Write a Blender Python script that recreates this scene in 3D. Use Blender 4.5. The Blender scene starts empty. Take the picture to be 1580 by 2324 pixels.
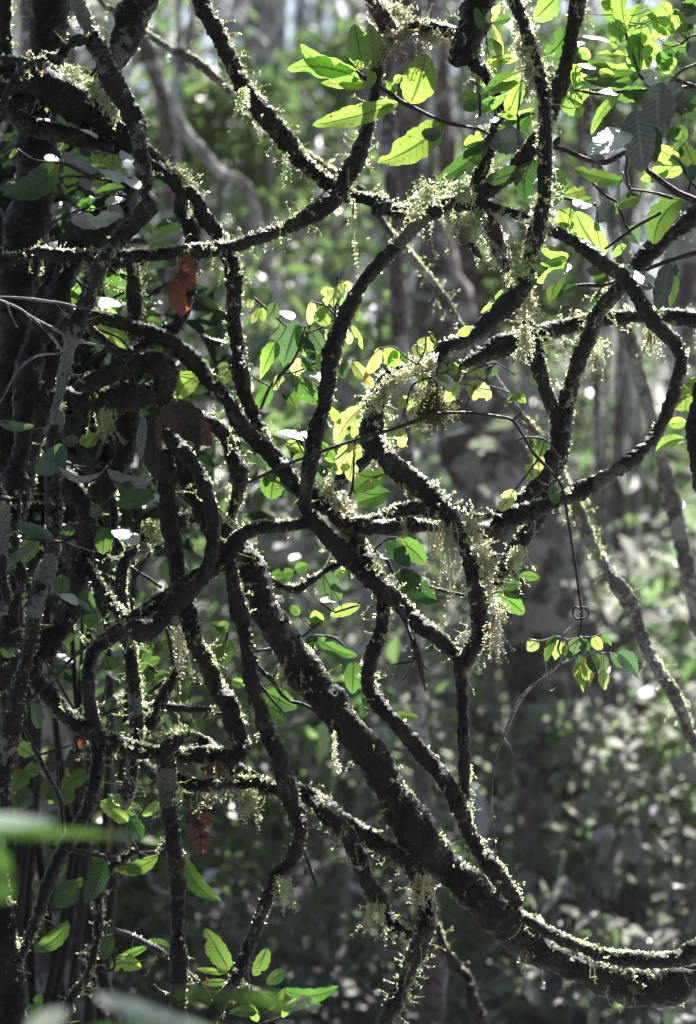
import bpy, math, random
import numpy as np
from mathutils import Vector
random.seed(7)
RNG = np.random.default_rng(11)
C = bpy.context.scene.collection
sc = bpy.context.scene

# ---------------------------------------------------------------- camera maths
LENS, SENS, CAMZ, DIST = 85.0, 36.0, 1.6, 5.0
K = (SENS / LENS) / 2324.0
UNIT = K * DIST                      # metres per traced unit at the plane of the vines

def at(x, y, depth=0.0):
    """traced position + distance beyond the vine plane -> world point"""
    Y = DIST + depth
    return np.array([(x - 790.0) * K * Y, Y, CAMZ + (1162.0 - y) * K * Y])

OX = [0.0, 526.67, 1053.33]
OY = [0.0, 465.0, 930.0, 1395.0, 1858.7]

def parse(s):
    """window code tokens ('12' = column 1, row 2), then x,y,r in window pixels -> list of (X, Y, R)"""
    out = []; ox = oy = 0
    for t in s.split():
        if ',' not in t:
            ox, oy = OX[int(t[0])], OY[int(t[1])]
            continue
        v = [float(a) for a in t.split(',')]
        out.append([ox + v[0] / 3, oy + v[1] / 3] + [a / 3 for a in v[2:]])
    return out

# ---------------------------------------------------------------- noise
_T = RNG.random(65536).astype(np.float64)
def vnoise(P):
    P = np.asarray(P, float); I = np.floor(P).astype(np.int64); F = P - I
    F = F * F * (3 - 2 * F)
    def h(dx, dy, dz):
        return _T[((I[..., 0] + dx) * 7349 + (I[..., 1] + dy) * 15737 + (I[..., 2] + dz) * 30011) & 65535]
    x, y, z = F[..., 0], F[..., 1], F[..., 2]
    a = h(0,0,0)*(1-x)+h(1,0,0)*x; b = h(0,1,0)*(1-x)+h(1,1,0)*x
    c = h(0,0,1)*(1-x)+h(1,0,1)*x; d = h(0,1,1)*(1-x)+h(1,1,1)*x
    return ((a*(1-y)+b*y)*(1-z)+(c*(1-y)+d*y)*z) * 2 - 1

def unit(v):
    return v / np.maximum(np.linalg.norm(v, axis=-1, keepdims=True), 1e-9)

# ---------------------------------------------------------------- mesh helpers
def link(name, verts, quads, mat, parent=None, origin=None, smooth=True, uv=None, attr=None):
    verts = np.asarray(verts, dtype=np.float32).reshape(-1, 3); quads = np.asarray(quads, dtype=np.int32).reshape(-1, 4)
    if origin is not None: verts = verts - np.asarray(origin, dtype=np.float32)
    me = bpy.data.meshes.new(name)
    me.vertices.add(len(verts)); me.vertices.foreach_set('co', verts.ravel())
    me.loops.add(quads.size); me.loops.foreach_set('vertex_index', quads.ravel())
    me.polygons.add(len(quads)); me.polygons.foreach_set('loop_start', np.arange(0, quads.size, 4, dtype=np.int32))
    me.polygons.foreach_set('use_smooth', np.full(len(quads), smooth))
    if uv is not None:
        l = me.uv_layers.new(name='UVMap'); l.data.foreach_set('uv', np.asarray(uv, np.float32)[quads.ravel()].ravel())
    if attr is not None:
        for k, a in attr.items():
            at_ = me.attributes.new(k, 'FLOAT', 'POINT'); at_.data.foreach_set('value', np.asarray(a, np.float32))
    me.update(calc_edges=True); me.validate()
    me.materials.append(mat)
    o = bpy.data.objects.new(name, me); C.objects.link(o)
    if parent is not None: o.parent = parent
    elif origin is not None: o.location = [float(a) for a in origin]
    return o

def tag(o, label=None, cat=None, group=None, kind=None):
    if label: o['label'] = label
    if cat: o['category'] = cat
    if group: o['group'] = group
    if kind: o['kind'] = kind
    return o

def empty(name, loc):
    o = bpy.data.objects.new(name, None); C.objects.link(o); o.location = [float(a) for a in loc]
    o.empty_display_size = .05
    return o

def catmull(P, step):
    """P: n x k control rows (first three are xyz) -> densely sampled rows"""
    P = np.asarray(P, float)
    if len(P) == 2: P = np.array([P[0], (P[0]+P[1])/2, P[1]])
    Q = np.vstack([2*P[0]-P[1], P, 2*P[-1]-P[-2]]); out = []
    for i in range(1, len(Q)-2):
        a, b, c, d = Q[i-1], Q[i], Q[i+1], Q[i+2]
        n = max(2, int(np.linalg.norm((c-b)[:3]) / step))
        t = np.linspace(0, 1, n, endpoint=False)[:, None]
        out.append(.5*((2*b)+(-a+c)*t+(2*a-5*b+4*c-d)*t*t+(-a+3*b-3*c+d)*t**3))
    out.append(Q[-2][None]); R = np.vstack(out)
    R[:, 3] = np.maximum(R[:, 3], .0004)
    return R

def frames(X):
    T = unit(np.gradient(X, axis=0)); N = np.zeros_like(T)
    ref = np.array([0, -1, 0.]) if abs(T[0, 1]) < .9 else np.array([1., 0, 0])
    n = ref - T[0]*ref.dot(T[0]); n /= np.linalg.norm(n)
    for i in range(len(T)):
        n = n - T[i]*n.dot(T[i]); n /= max(np.linalg.norm(n), 1e-9); N[i] = n
    return T, N, np.cross(T, N)

def tube(R, sides, rough=1.0, seed=0., cap=True):
    """R rows (x,y,z,r). returns verts, quads, info for moss"""
    X, r = R[:, :3], R[:, 3]
    T, N, B = frames(X)
    a = np.linspace(0, 2*math.pi, sides, endpoint=False)
    D = N[:, None]*np.cos(a)[None, :, None] + B[:, None]*np.sin(a)[None, :, None]
    S = X[:, None] + D * r[:, None, None]
    if rough:
        q = S + seed
        rr = r[:, None]
        disp = rough*(rr*(.17*vnoise(q*16)+.15*vnoise(q*45)) + np.minimum(.0040, rr*.20)*vnoise(q*120) + np.minimum(.0040, rr*.17)*vnoise(q*290))
        S = S + D*disp[..., None]
    if rough >= 1:                                # knots, swellings and flattened stretches
        cl = np.concatenate([[0], np.cumsum(np.linalg.norm(np.diff(X, axis=0), axis=1))])
        k1 = vnoise(np.stack([cl*7+seed, cl*0+seed, cl*0], -1)); k2 = np.clip(vnoise(np.stack([cl*17+seed*3, cl*0, cl*0+seed], -1))-.45, 0, 1)
        fl = vnoise(np.stack([cl*4+seed*5, cl*0+2, cl*0], -1))
        g = 1+.11*k1[:, None]+.75*k2[:, None]*(.5+.5*np.cos(a[None]+cl[:, None]*9))+.10*fl[:, None]*np.cos(2*a[None])
        S = X[:, None]+(S-X[:, None])*g[..., None]
    n = len(X)
    V = S.reshape(-1, 3)
    i = np.arange(n-1)[:, None]*sides; j = np.arange(sides)[None]; j2 = (j+1) % sides
    F = np.stack([i+j, i+j2, i+sides+j2, i+sides+j], -1).reshape(-1, 4)
    if cap:                      # closed, slightly pointed ends
        for e, s in ((0, -1), (n-1, 1)):
            c = X[e] + T[e]*s*r[e]*.5
            k = len(V); V = np.vstack([V, c[None]])
            jj = np.arange(0, sides, 2)
            q = np.stack([e*sides+jj, e*sides+(jj+1) % sides, e*sides+(jj+2) % sides, np.full_like(jj, k)], -1)
            if s < 0: q = q[:, ::-1]
            F = np.vstack([F, q])
    return V, F

def join(parts):
    V = []; F = []; k = 0
    for v, f in parts:
        V.append(np.asarray(v).reshape(-1, 3)); F.append(np.asarray(f).reshape(-1, 4)+k); k += len(V[-1])
    return np.vstack(V), np.vstack(F)

# ---------------------------------------------------------------- materials
def newmat(name):
    m = bpy.data.materials.new(name); m.use_nodes = True
    nt = m.node_tree
    for n in list(nt.nodes):
        if n.type != 'OUTPUT_MATERIAL': nt.nodes.remove(n)
    return m, nt, nt.nodes['Material Output']

def nd(nt, t, **kw):
    n = nt.nodes.new(t)
    for k, v in kw.items():
        if k.startswith('i_'):
            n.inputs[k[2:].replace('_', ' ')].default_value = v
        else: setattr(n, k, v)
    return n

def noise_node(nt, vec, scale, detail=4, rough=.6):
    n = nd(nt, 'ShaderNodeTexNoise'); n.inputs['Scale'].default_value = scale
    n.inputs['Detail'].default_value = detail; n.inputs['Roughness'].default_value = rough
    nt.links.new(vec, n.inputs['Vector']); return n.outputs['Fac']

def ramp(nt, fac, stops):
    r = nd(nt, 'ShaderNodeValToRGB'); e = r.color_ramp.elements
    while len(e) < len(stops): e.new(.5)
    for i, (p, c) in enumerate(stops):
        e[i].position = p; e[i].color = tuple(c)+(1,) if hasattr(c, '__len__') else (c, c, c, 1)
    nt.links.new(fac, r.inputs['Fac']); return r.outputs['Color']

def mixc(nt, fac, a, b):
    m = nd(nt, 'ShaderNodeMix', data_type='RGBA')
    for s, v in ((m.inputs[0], fac), (m.inputs[6], a), (m.inputs[7], b)):
        if isinstance(v, (tuple, list)): s.default_value = tuple(v)+(1,)
        elif isinstance(v, (int, float)): s.default_value = v
        else: nt.links.new(v, s)
    return m.outputs[2]

def bark(name, dark, mid, lichen, amount=.56, rough=.5, green=(.016, .024, .011), scale=1.0, bump=.8, spec=.18):
    m, nt, out = newmat(name)
    tc = nd(nt, 'ShaderNodeTexCoord').outputs['Object']
    n1 = noise_node(nt, tc, 60*scale, 5, .7); n2 = noise_node(nt, tc, 16*scale, 4, .6); n3 = noise_node(nt, tc, 240*scale, 3, .7); n4 = noise_node(nt, tc, 9*scale, 3, .6)
    base = mixc(nt, ramp(nt, n1, [(.35, 0), (.65, 1)]), dark, mid)
    base = mixc(nt, ramp(nt, n4, [(.5, 0), (.62, .55)]), base, green)
    at_ = nd(nt, 'ShaderNodeAttribute', attribute_name='pale')
    add = nd(nt, 'ShaderNodeMath', operation='ADD'); nt.links.new(n2, add.inputs[0]); nt.links.new(at_.outputs['Fac'], add.inputs[1])
    brk = nd(nt, 'ShaderNodeMath', operation='MULTIPLY_ADD'); nt.links.new(n1, brk.inputs[0]); brk.inputs[1].default_value = .35; nt.links.new(add.outputs[0], brk.inputs[2])
    lf = ramp(nt, brk.outputs[0], [(amount+.17, 0), (amount+.22, .9)])
    col = mixc(nt, lf, base, lichen)
    n5 = noise_node(nt, tc, 110*scale, 4, .75); n6 = noise_node(nt, tc, 22*scale, 3, .6)
    sp = nd(nt, 'ShaderNodeMath', operation='MULTIPLY_ADD'); nt.links.new(n6, sp.inputs[0]); sp.inputs[1].default_value = .55; nt.links.new(n5, sp.inputs[2])
    col = mixc(nt, ramp(nt, sp.outputs[0], [(.86, 0), (.93, .8)]), col, tuple(c*.9 for c in lichen))
    col = mixc(nt, ramp(nt, n3, [(.36, .8), (.50, 0)]), col, tuple(c*.35 for c in dark))
    p = nd(nt, 'ShaderNodeBsdfPrincipled'); nt.links.new(col, p.inputs['Base Color'])
    p.inputs['Specular IOR Level'].default_value = spec
    rr = ramp(nt, n1, [(.3, rough-.15), (.7, min(1, rough+.3))]); nt.links.new(rr, p.inputs['Roughness'])
    h = nd(nt, 'ShaderNodeMath', operation='MULTIPLY_ADD'); nt.links.new(n3, h.inputs[0]); h.inputs[1].default_value = .4; nt.links.new(n1, h.inputs[2])
    b = nd(nt, 'ShaderNodeBump'); b.inputs['Strength'].default_value = bump; b.inputs['Distance'].default_value = .004/scale
    nt.links.new(h.outputs[0], b.inputs['Height']); nt.links.new(b.outputs[0], p.inputs['Normal'])
    nt.links.new(p.outputs[0], out.inputs['Surface']); return m

def leafmat(name, base, trans, fac=.5, rough=.35, spec=.5, edge=None, veins=True, spots=.645, vary=.25):
    m, nt, out = newmat(name)
    oi = nd(nt, 'ShaderNodeObjectInfo'); tc = nd(nt, 'ShaderNodeTexCoord')
    n1 = noise_node(nt, tc.outputs['Object'], 28, 3, .6)
    n2 = noise_node(nt, tc.outputs['Object'], 150, 2, .5)
    hs = nd(nt, 'ShaderNodeHueSaturation'); hs.inputs['Color'].default_value = tuple(base)+(1,)
    v = nd(nt, 'ShaderNodeMapRange'); v.inputs['To Min'].default_value = 1-vary; v.inputs['To Max'].default_value = 1+vary
    mm = nd(nt, 'ShaderNodeMath', operation='ADD'); nt.links.new(n1, mm.inputs[0]); nt.links.new(oi.outputs['Random'], mm.inputs[1])
    v.inputs['From Max'].default_value = 2; nt.links.new(mm.outputs[0], v.inputs['Value'])
    nt.links.new(v.outputs[0], hs.inputs['Value'])
    ht = nd(nt, 'ShaderNodeHueSaturation'); ht.inputs['Color'].default_value = tuple(trans)+(1,); nt.links.new(v.outputs[0], ht.inputs['Value'])
    hh = nd(nt, 'ShaderNodeMapRange'); hh.inputs['To Min'].default_value = .485; hh.inputs['To Max'].default_value = .515; nt.links.new(oi.outputs['Random'], hh.inputs['Value']); nt.links.new(hh.outputs[0], ht.inputs['Hue'])
    cb, ct = hs.outputs[0], ht.outputs[0]
    p = nd(nt, 'ShaderNodeBsdfPrincipled'); p.inputs['Roughness'].default_value = rough; p.inputs['Specular IOR Level'].default_value = spec
    t = nd(nt, 'ShaderNodeBsdfTranslucent')
    if veins:
        uv = nd(nt, 'ShaderNodeSeparateXYZ'); nt.links.new(tc.outputs['UV'], uv.inputs[0])
        ab = nd(nt, 'ShaderNodeMath', operation='ABSOLUTE'); nt.links.new(uv.outputs[1], ab.inputs[0])
        sk = nd(nt, 'ShaderNodeMath', operation='MULTIPLY_ADD'); nt.links.new(ab.outputs[0], sk.inputs[0]); sk.inputs[1].default_value = -.13; nt.links.new(uv.outputs[0], sk.inputs[2])
        sn = nd(nt, 'ShaderNodeMath', operation='MULTIPLY'); nt.links.new(sk.outputs[0], sn.inputs[0]); sn.inputs[1].default_value = 2*math.pi*11
        si = nd(nt, 'ShaderNodeMath', operation='SINE'); nt.links.new(sn.outputs[0], si.inputs[0])
        side = ramp(nt, si.outputs[0], [(.78, 0), (1.0, .38)])
        mid = ramp(nt, ab.outputs[0], [(.0, 1), (.05, 1), (.11, 0)])
        vv = nd(nt, 'ShaderNodeMix', data_type='RGBA', blend_type='ADD'); vv.inputs[0].default_value = 1
        nt.links.new(side, vv.inputs[6]); nt.links.new(mid, vv.inputs[7]); vein = vv.outputs[2]
        ct = mixc(nt, vein, ct, tuple(c*.25 for c in trans)); cb = mixc(nt, vein, cb, tuple(min(1, c*1.8) for c in base))
        b = nd(nt, 'ShaderNodeBump', invert=True); b.inputs['Strength'].default_value = .4; b.inputs['Distance'].default_value = .0010
        nt.links.new(si.outputs[0], b.inputs['Height']); nt.links.new(b.outputs[0], p.inputs['Normal'])
    if spots:
        s = ramp(nt, n2, [(spots, 0), (spots+.03, 1)])
        cb = mixc(nt, s, cb, (.09, .04, .015)); ct = mixc(nt, s, ct, (.2, .07, .01))
    if edge:
        e = ramp(nt, n1, [(edge[0], 0), (edge[0]+.06, 1)])
        cb = mixc(nt, e, cb, edge[1]); ct = mixc(nt, e, ct, edge[2])
    nt.links.new(cb, p.inputs['Base Color']); nt.links.new(ct, t.inputs['Color'])
    mx = nd(nt, 'ShaderNodeMixShader'); mx.inputs[0].default_value = fac
    nt.links.new(p.outputs[0], mx.inputs[1]); nt.links.new(t.outputs[0], mx.inputs[2]); nt.links.new(mx.outputs[0], out.inputs['Surface'])
    return m

M = {}
M['bark'] = bark('vine_bark', (.004, .0038, .0038), (.0155, .0120, .0088), (.11, .11, .078), .65, .5)
M['bark_wet'] = bark('wet_vine_bark', (.0035, .0035, .004), (.012, .0098, .0082), (.085, .092, .066), .69, .36)
M['bark_black'] = bark('black_trunk_bark', (.004, .004, .004), (.009, .0085, .008), (.05, .062, .045), .70, .55)
M['bark_lichen'] = bark('lichened_bark', (.006, .005, .005), (.024, .020, .019), (.15, .165, .145), .57, .55)
M['bark_red'] = bark('reddish_bark', (.02, .012, .012), (.07, .04, .038), (.22, .22, .2), .52, .7)
M['bark_far'] = bark('forest_bark', (.05, .036, .036), (.15, .11, .11), (.33, .33, .32), .52, .8, scale=.25, green=(.09, .11, .06))
M['bark_pale'] = bark('pale_forest_bark', (.14, .12, .12), (.32, .29, .30), (.5, .5, .48), .5, .8, scale=.25, green=(.16, .19, .12))
M['shade'] = leafmat('painted_shade_leaf', (.012, .02, .010), (.02, .05, .012), .3, .35, .4, veins=False, spots=None)  # near-black leaf colour painted as shade for the added left-hand masses
M['pole'] = bark('pale_pole_bark', (.07, .06, .055), (.17, .15, .14), (.32, .34, .30), .5, .7, green=(.10, .13, .05), scale=.6)
M['bark_brown'] = bark('brown_forest_bark', (.035, .023, .021), (.16, .115, .105), (.34, .31, .30), .51, .8, scale=.5, green=(.04, .05, .025))
M['twig'] = bark('twig_bark', (.012, .010, .010), (.045, .036, .034), (.16, .15, .14), .62, .45)
M['twig_pale'] = bark('pale_twig_bark', (.06, .05, .055), (.17, .15, .16), (.3, .28, .3), .5, .4)
M['moss'] = leafmat('moss', (.11, .14, .06), (.70, .78, .46), .56, .3, 1., veins=False, spots=None, edge=(.60, (.12, .09, .05), (.50, .38, .22)))
M['moss_gold'] = leafmat('golden_moss', (.17, .16, .09), (.84, .84, .62), .58, .3, 1., veins=False, spots=None, edge=(.58, (.15, .10, .06), (.62, .48, .28)))  # near-white transmission stands in for strong sun on the moss
M['moss_brown'] = leafmat('brown_moss', (.07, .065, .035), (.17, .16, .07), .45, .6, .3, veins=False, spots=None)
M['moss_deep'] = leafmat('green_moss', (.05, .075, .025), (.16, .24, .06), .45, .6, .3, veins=False, spots=None)
M['lime'] = leafmat('lime_leaf', (.06, .10, .03), (.27, .46, .075), .55, .35, .5)
M['yellow'] = leafmat('yellowing_leaf', (.13, .16, .05), (.46, .58, .16), .55, .4, .4, edge=(.66, (.2, .09, .02), (.8, .3, .04)))
M['green'] = leafmat('shaded_green_leaf', (.030, .06, .02), (.085, .19, .028), .5, .3, .5)  # transmission darkened so these leaves read as shaded
M['dark'] = leafmat('dark_leaf', (.020, .042, .018), (.05, .13, .02), .3, .3, .6)
M['silver'] = leafmat('sheen_grey_leaf', (.11, .12, .115), (.05, .08, .04), .12, .42, .8, spots=None)  # grey base paints in the sky sheen on the blade
M['glossy'] = leafmat('sheen_white_leaf', (.42, .45, .44), (.35, .42, .3), .3, .36, 1.0, spots=None)  # whitened base stands in for reflected sun and sky
M['bluegreen'] = leafmat('bluish_leaf', (.04, .07, .055), (.09, .18, .06), .4, .3, .7)
M['brown'] = leafmat('dead_brown_leaf', (.012, .0075, .0065), (.022, .010, .007), .25, .5, .35)
M['orange'] = leafmat('dead_orange_leaf', (.06, .02, .012), (.28, .06, .02), .5, .5, .4, edge=(.60, (.03, .012, .01), (.10, .02, .01)))

# ---------------------------------------------------------------- moss
def strands(P, D, L, W, K_=5, curl=.35, grav=0., leaflets=0., rng=RNG):
    """thin three-sided strands with side leaflets. P,D n x 3, L,W n"""
    n = len(P)
    if n == 0: return np.zeros((0, 3)), np.zeros((0, 4), int)
    pts = [P.copy()]; d = unit(D.copy()); bend = rng.normal(0, curl, (n, 3))
    step = (L/K_)[:, None]
    dirs = [d]
    for k in range(K_):
        pts.append(pts[-1]+d*step)
        d = unit(d + bend*(.5+.5*k/K_) + rng.normal(0, curl*.5, (n, 3)) + np.array([0, 0, -grav]))
        dirs.append(d)
    X = np.stack(pts, 1); Dd = np.stack(dirs, 1)
    a = unit(np.cross(Dd, np.array([.3, 1., .2]))); b = np.cross(Dd, a)
    tap = np.linspace(1, .35, K_+1)[None, :, None, None]*W[:, None, None, None]*.5
    ring = np.stack([a*math.cos(t)+b*math.sin(t) for t in (0, 2.1, 4.2)], 2)
    V = X[:, :, None] + ring*tap                       # n,K+1,3,3
    V = V.reshape(-1, 3)
    s = (np.arange(n)*(K_+1)*3)[:, None, None]; k = (np.arange(K_)*3)[None, :, None]; j = np.arange(3)[None, None]; j2 = (j+1) % 3
    F = np.stack([s+k+j, s+k+j2, s+k+3+j2, s+k+3+j], -1).reshape(-1, 4)
    out = [(V, F)]
    if leaflets > 0:
        for k in range(1, K_+1):
            for side in (-1, 1):
                for sub in range(2):
                    m = rng.random(n) < leaflets
                    if not m.any(): continue
                    base = X[m, k] - Dd[m, k]*step[m]*.5*sub
                    lat = unit(a[m, k]*side*(.6+.6*rng.random((m.sum(), 1))) + b[m, k]*rng.normal(0, .6, (m.sum(), 1)) + Dd[m, k]*.5)
                    ln = (W[m]*(1.6+2.2*rng.random(m.sum())))[:, None]; wv = unit(np.cross(lat, Dd[m, k]+rng.normal(0, .4, lat.shape)))*W[m][:, None]*.65
                    v = np.stack([base, base+lat*ln*.5+wv, base+lat*ln, base+lat*ln*.5-wv], 1)
                    q = np.arange(m.sum()*4).reshape(-1, 4)
                    out.append((v.reshape(-1, 3), q))
    return join(out)

def flakes(P, D, L, rng=RNG):
    n = len(P)
    if n == 0: return np.zeros((0, 3)), np.zeros((0, 4), int)
    d = unit(D+rng.normal(0, .5, P.shape)); w = unit(np.cross(d, rng.normal(0, 1, P.shape)))*(L*.33)[:, None]; nn = np.cross(d, unit(w))*(L*.15)[:, None]
    L = L[:, None]
    v = np.stack([P-d*L*.1, P+d*L*.5+w+nn, P+d*L, P+d*L*.5-w+nn], 1)
    return v.reshape(-1, 3), np.arange(n*4).reshape(-1, 4)

def moss_on(R, dens, name_parent, mat='moss', hair=1., hang=.6, seed=0, even=0.):
    """mossy fur: flakes hugging the bark, filaments standing off it, strands hanging below"""
    rng = np.random.default_rng(seed)
    X, r = R[:, :3], R[:, 3]; T, N, B = frames(X)
    seg = np.linalg.norm(np.diff(X, axis=0), axis=1); cum = np.concatenate([[0], np.cumsum(seg)]); Ltot = cum[-1]
    def sample(n, bias):
        s = rng.random(n)*Ltot; i = np.clip(np.searchsorted(cum, s)-1, 0, len(X)-2); f = ((s-cum[i])/np.maximum(seg[i], 1e-9))[:, None]
        x = X[i]*(1-f)+X[i+1]*f; rr = (r[i]*(1-f[:, 0])+r[i+1]*f[:, 0]); a = rng.random(n)*2*math.pi
        d = N[i]*np.cos(a)[:, None]+B[i]*np.sin(a)[:, None]
        patch = vnoise(x*7+seed*3.1)*.35+vnoise(x*19+seed)*.15+.5
        w = np.clip(patch*(3.0-1.6*even)-(1.0-.9*even), .03, 1)*np.clip(bias(d), 0, 1)
        vis = (x[:, 2] < CAMZ+1.35) & (x[:, 2] > .35)
        k = (rng.random(n) < w) & vis
        return (x+d*rr[:, None]*1.0)[k], d[k], rr[k]
    parts = []
    rm = float(np.mean(r))
    up = lambda d: (.05+1.2*np.clip(d[:, 2]*.8+.4*d[:, 0]+.5*d[:, 1]-.05, 0, 1))*np.clip(1.0+.9*d[:, 1], .12, 1)  # flakes crowd the sun-facing side, shaping a lit rim and dark front
    nfl = int(Ltot*dens*(4200+150000*rm))
    P, D, rr = sample(nfl, up); parts.append(flakes(P-D*.0016, D*.6+np.array([0, 0, .3]), .0035+.0065*rng.random(len(P)), rng))
    P, D, rr = sample(int(Ltot*dens*210*hair), lambda d: .15+.7*np.abs(d[:, 0])+.3*d[:, 2])
    Dh = D*np.array([1, .8, .6]) + np.array([.25, 0, .05])
    parts.append(strands(P-D*.001, Dh, .009+.032*rng.random(len(P))**1.7, .0016+.0012*rng.random(len(P)), 5, .20, 0., .35, rng))
    P, D, rr = sample(int(Ltot*dens*170*hang), lambda d: .8*np.clip(-d[:, 2]+.35, 0, 1))
    parts.append(strands(P-D*.001, D*.5+np.array([0, 0, -.6]), .012+.05*rng.random(len(P))**2.2, .0016+.0010*rng.random(len(P)), 6, .28, .28, .5, rng))
    V, F = join(parts)
    if len(F) == 0: return
    o = link('moss', V, F, M[mat], name_parent, origin=name_parent.location, smooth=False)
    o['kind'] = 'stuff'; return o

# ---------------------------------------------------------------- vines
def extend(pts):
    """carry a stem on beyond the picture: up towards the canopy, down to the soil, or sideways"""
    def tail(p, q):
        x, y = q[0], q[1]; dx, dy = q[0]-p[0], q[1]-p[1]; l = max(math.hypot(dx, dy), 1); dx /= l; dy /= l
        out = []
        if y > 2300:
            for k in (1, 2, 3): out.append([x+dx*200*k*(1-.25*k), y+210*k, q[2]*(1+.05*k)])
        elif y < 5:
            for k in (1, 2, 3, 4): out.append([x+dx*260*k*(1-.12*k), y-260*k, q[2]*(1-.08*k)])
        elif x < 5 or x > 1575:
            s = -1 if x < 5 else 1
            for k in (1, 2, 3): out.append([x+s*170*k, y+dy*150*k+20*k*k, q[2]*(1-.08*k)])
        return out
    a = tail(pts[1], pts[0])[::-1]; b = tail(pts[-2], pts[-1])
    return a+pts+b

VN = [0]
def stem(name, label, cat, path, d0=0., d1=None, mat='bark', dens=1., mossmat='moss', pale=None, hair=1., hang=.6, rough=1., sides=None, group=None, wob=1.0, keep=False, even=.25):
    VN[0] += 1; sd = VN[0]
    d1 = d0 if d1 is None else d1
    pts = parse(path); n0 = len(pts)
    if not keep: pts = extend(pts)
    n = len(pts); rows = []
    for i, p in enumerate(pts):
        t = i/max(1, n-1); dep = (d0+(d1-d0)*t)/100.+ wob*.02*math.sin(i*1.7+sd)
        w = at(p[0], p[1], dep); rows.append([w[0], w[1], w[2], p[2]*K*(DIST+dep)])
    R0 = np.array(rows); rm = R0[:, 3].mean(); R0[:, 3] *= 1+.07*np.sin(np.arange(n)*2.3+sd*1.9)
    R = catmull(R0, max(.0035, min(rm*.2, .0055)))
    s = sides or (30 if rm > .03 else 18 if rm > .01 else 8)
    o_ = R[len(R)//2, :3]
    V, F = tube(R, s, rough, seed=sd*1.37)
    pv = None
    if pale:
        pv = np.zeros(len(V)); px = 790+(V[:, 0])/(K*V[:, 1]); py = 1162-(V[:, 2]-CAMZ)/(K*V[:, 1])
        for c_, r_, x_, y_, rad, amt in [(None, None)+tuple(q) for q in pale]:
            pv = np.maximum(pv, amt*(np.hypot(px-x_, py-y_) < rad))
    o = link(name, V, F, M[mat], None, o_, attr={'pale': pv} if pv is not None else None)
    tag(o, label, cat, group)
    if dens > 0: moss_on(R, dens, o, mossmat, hair, hang, seed=sd, even=even)
    return o, R

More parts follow.
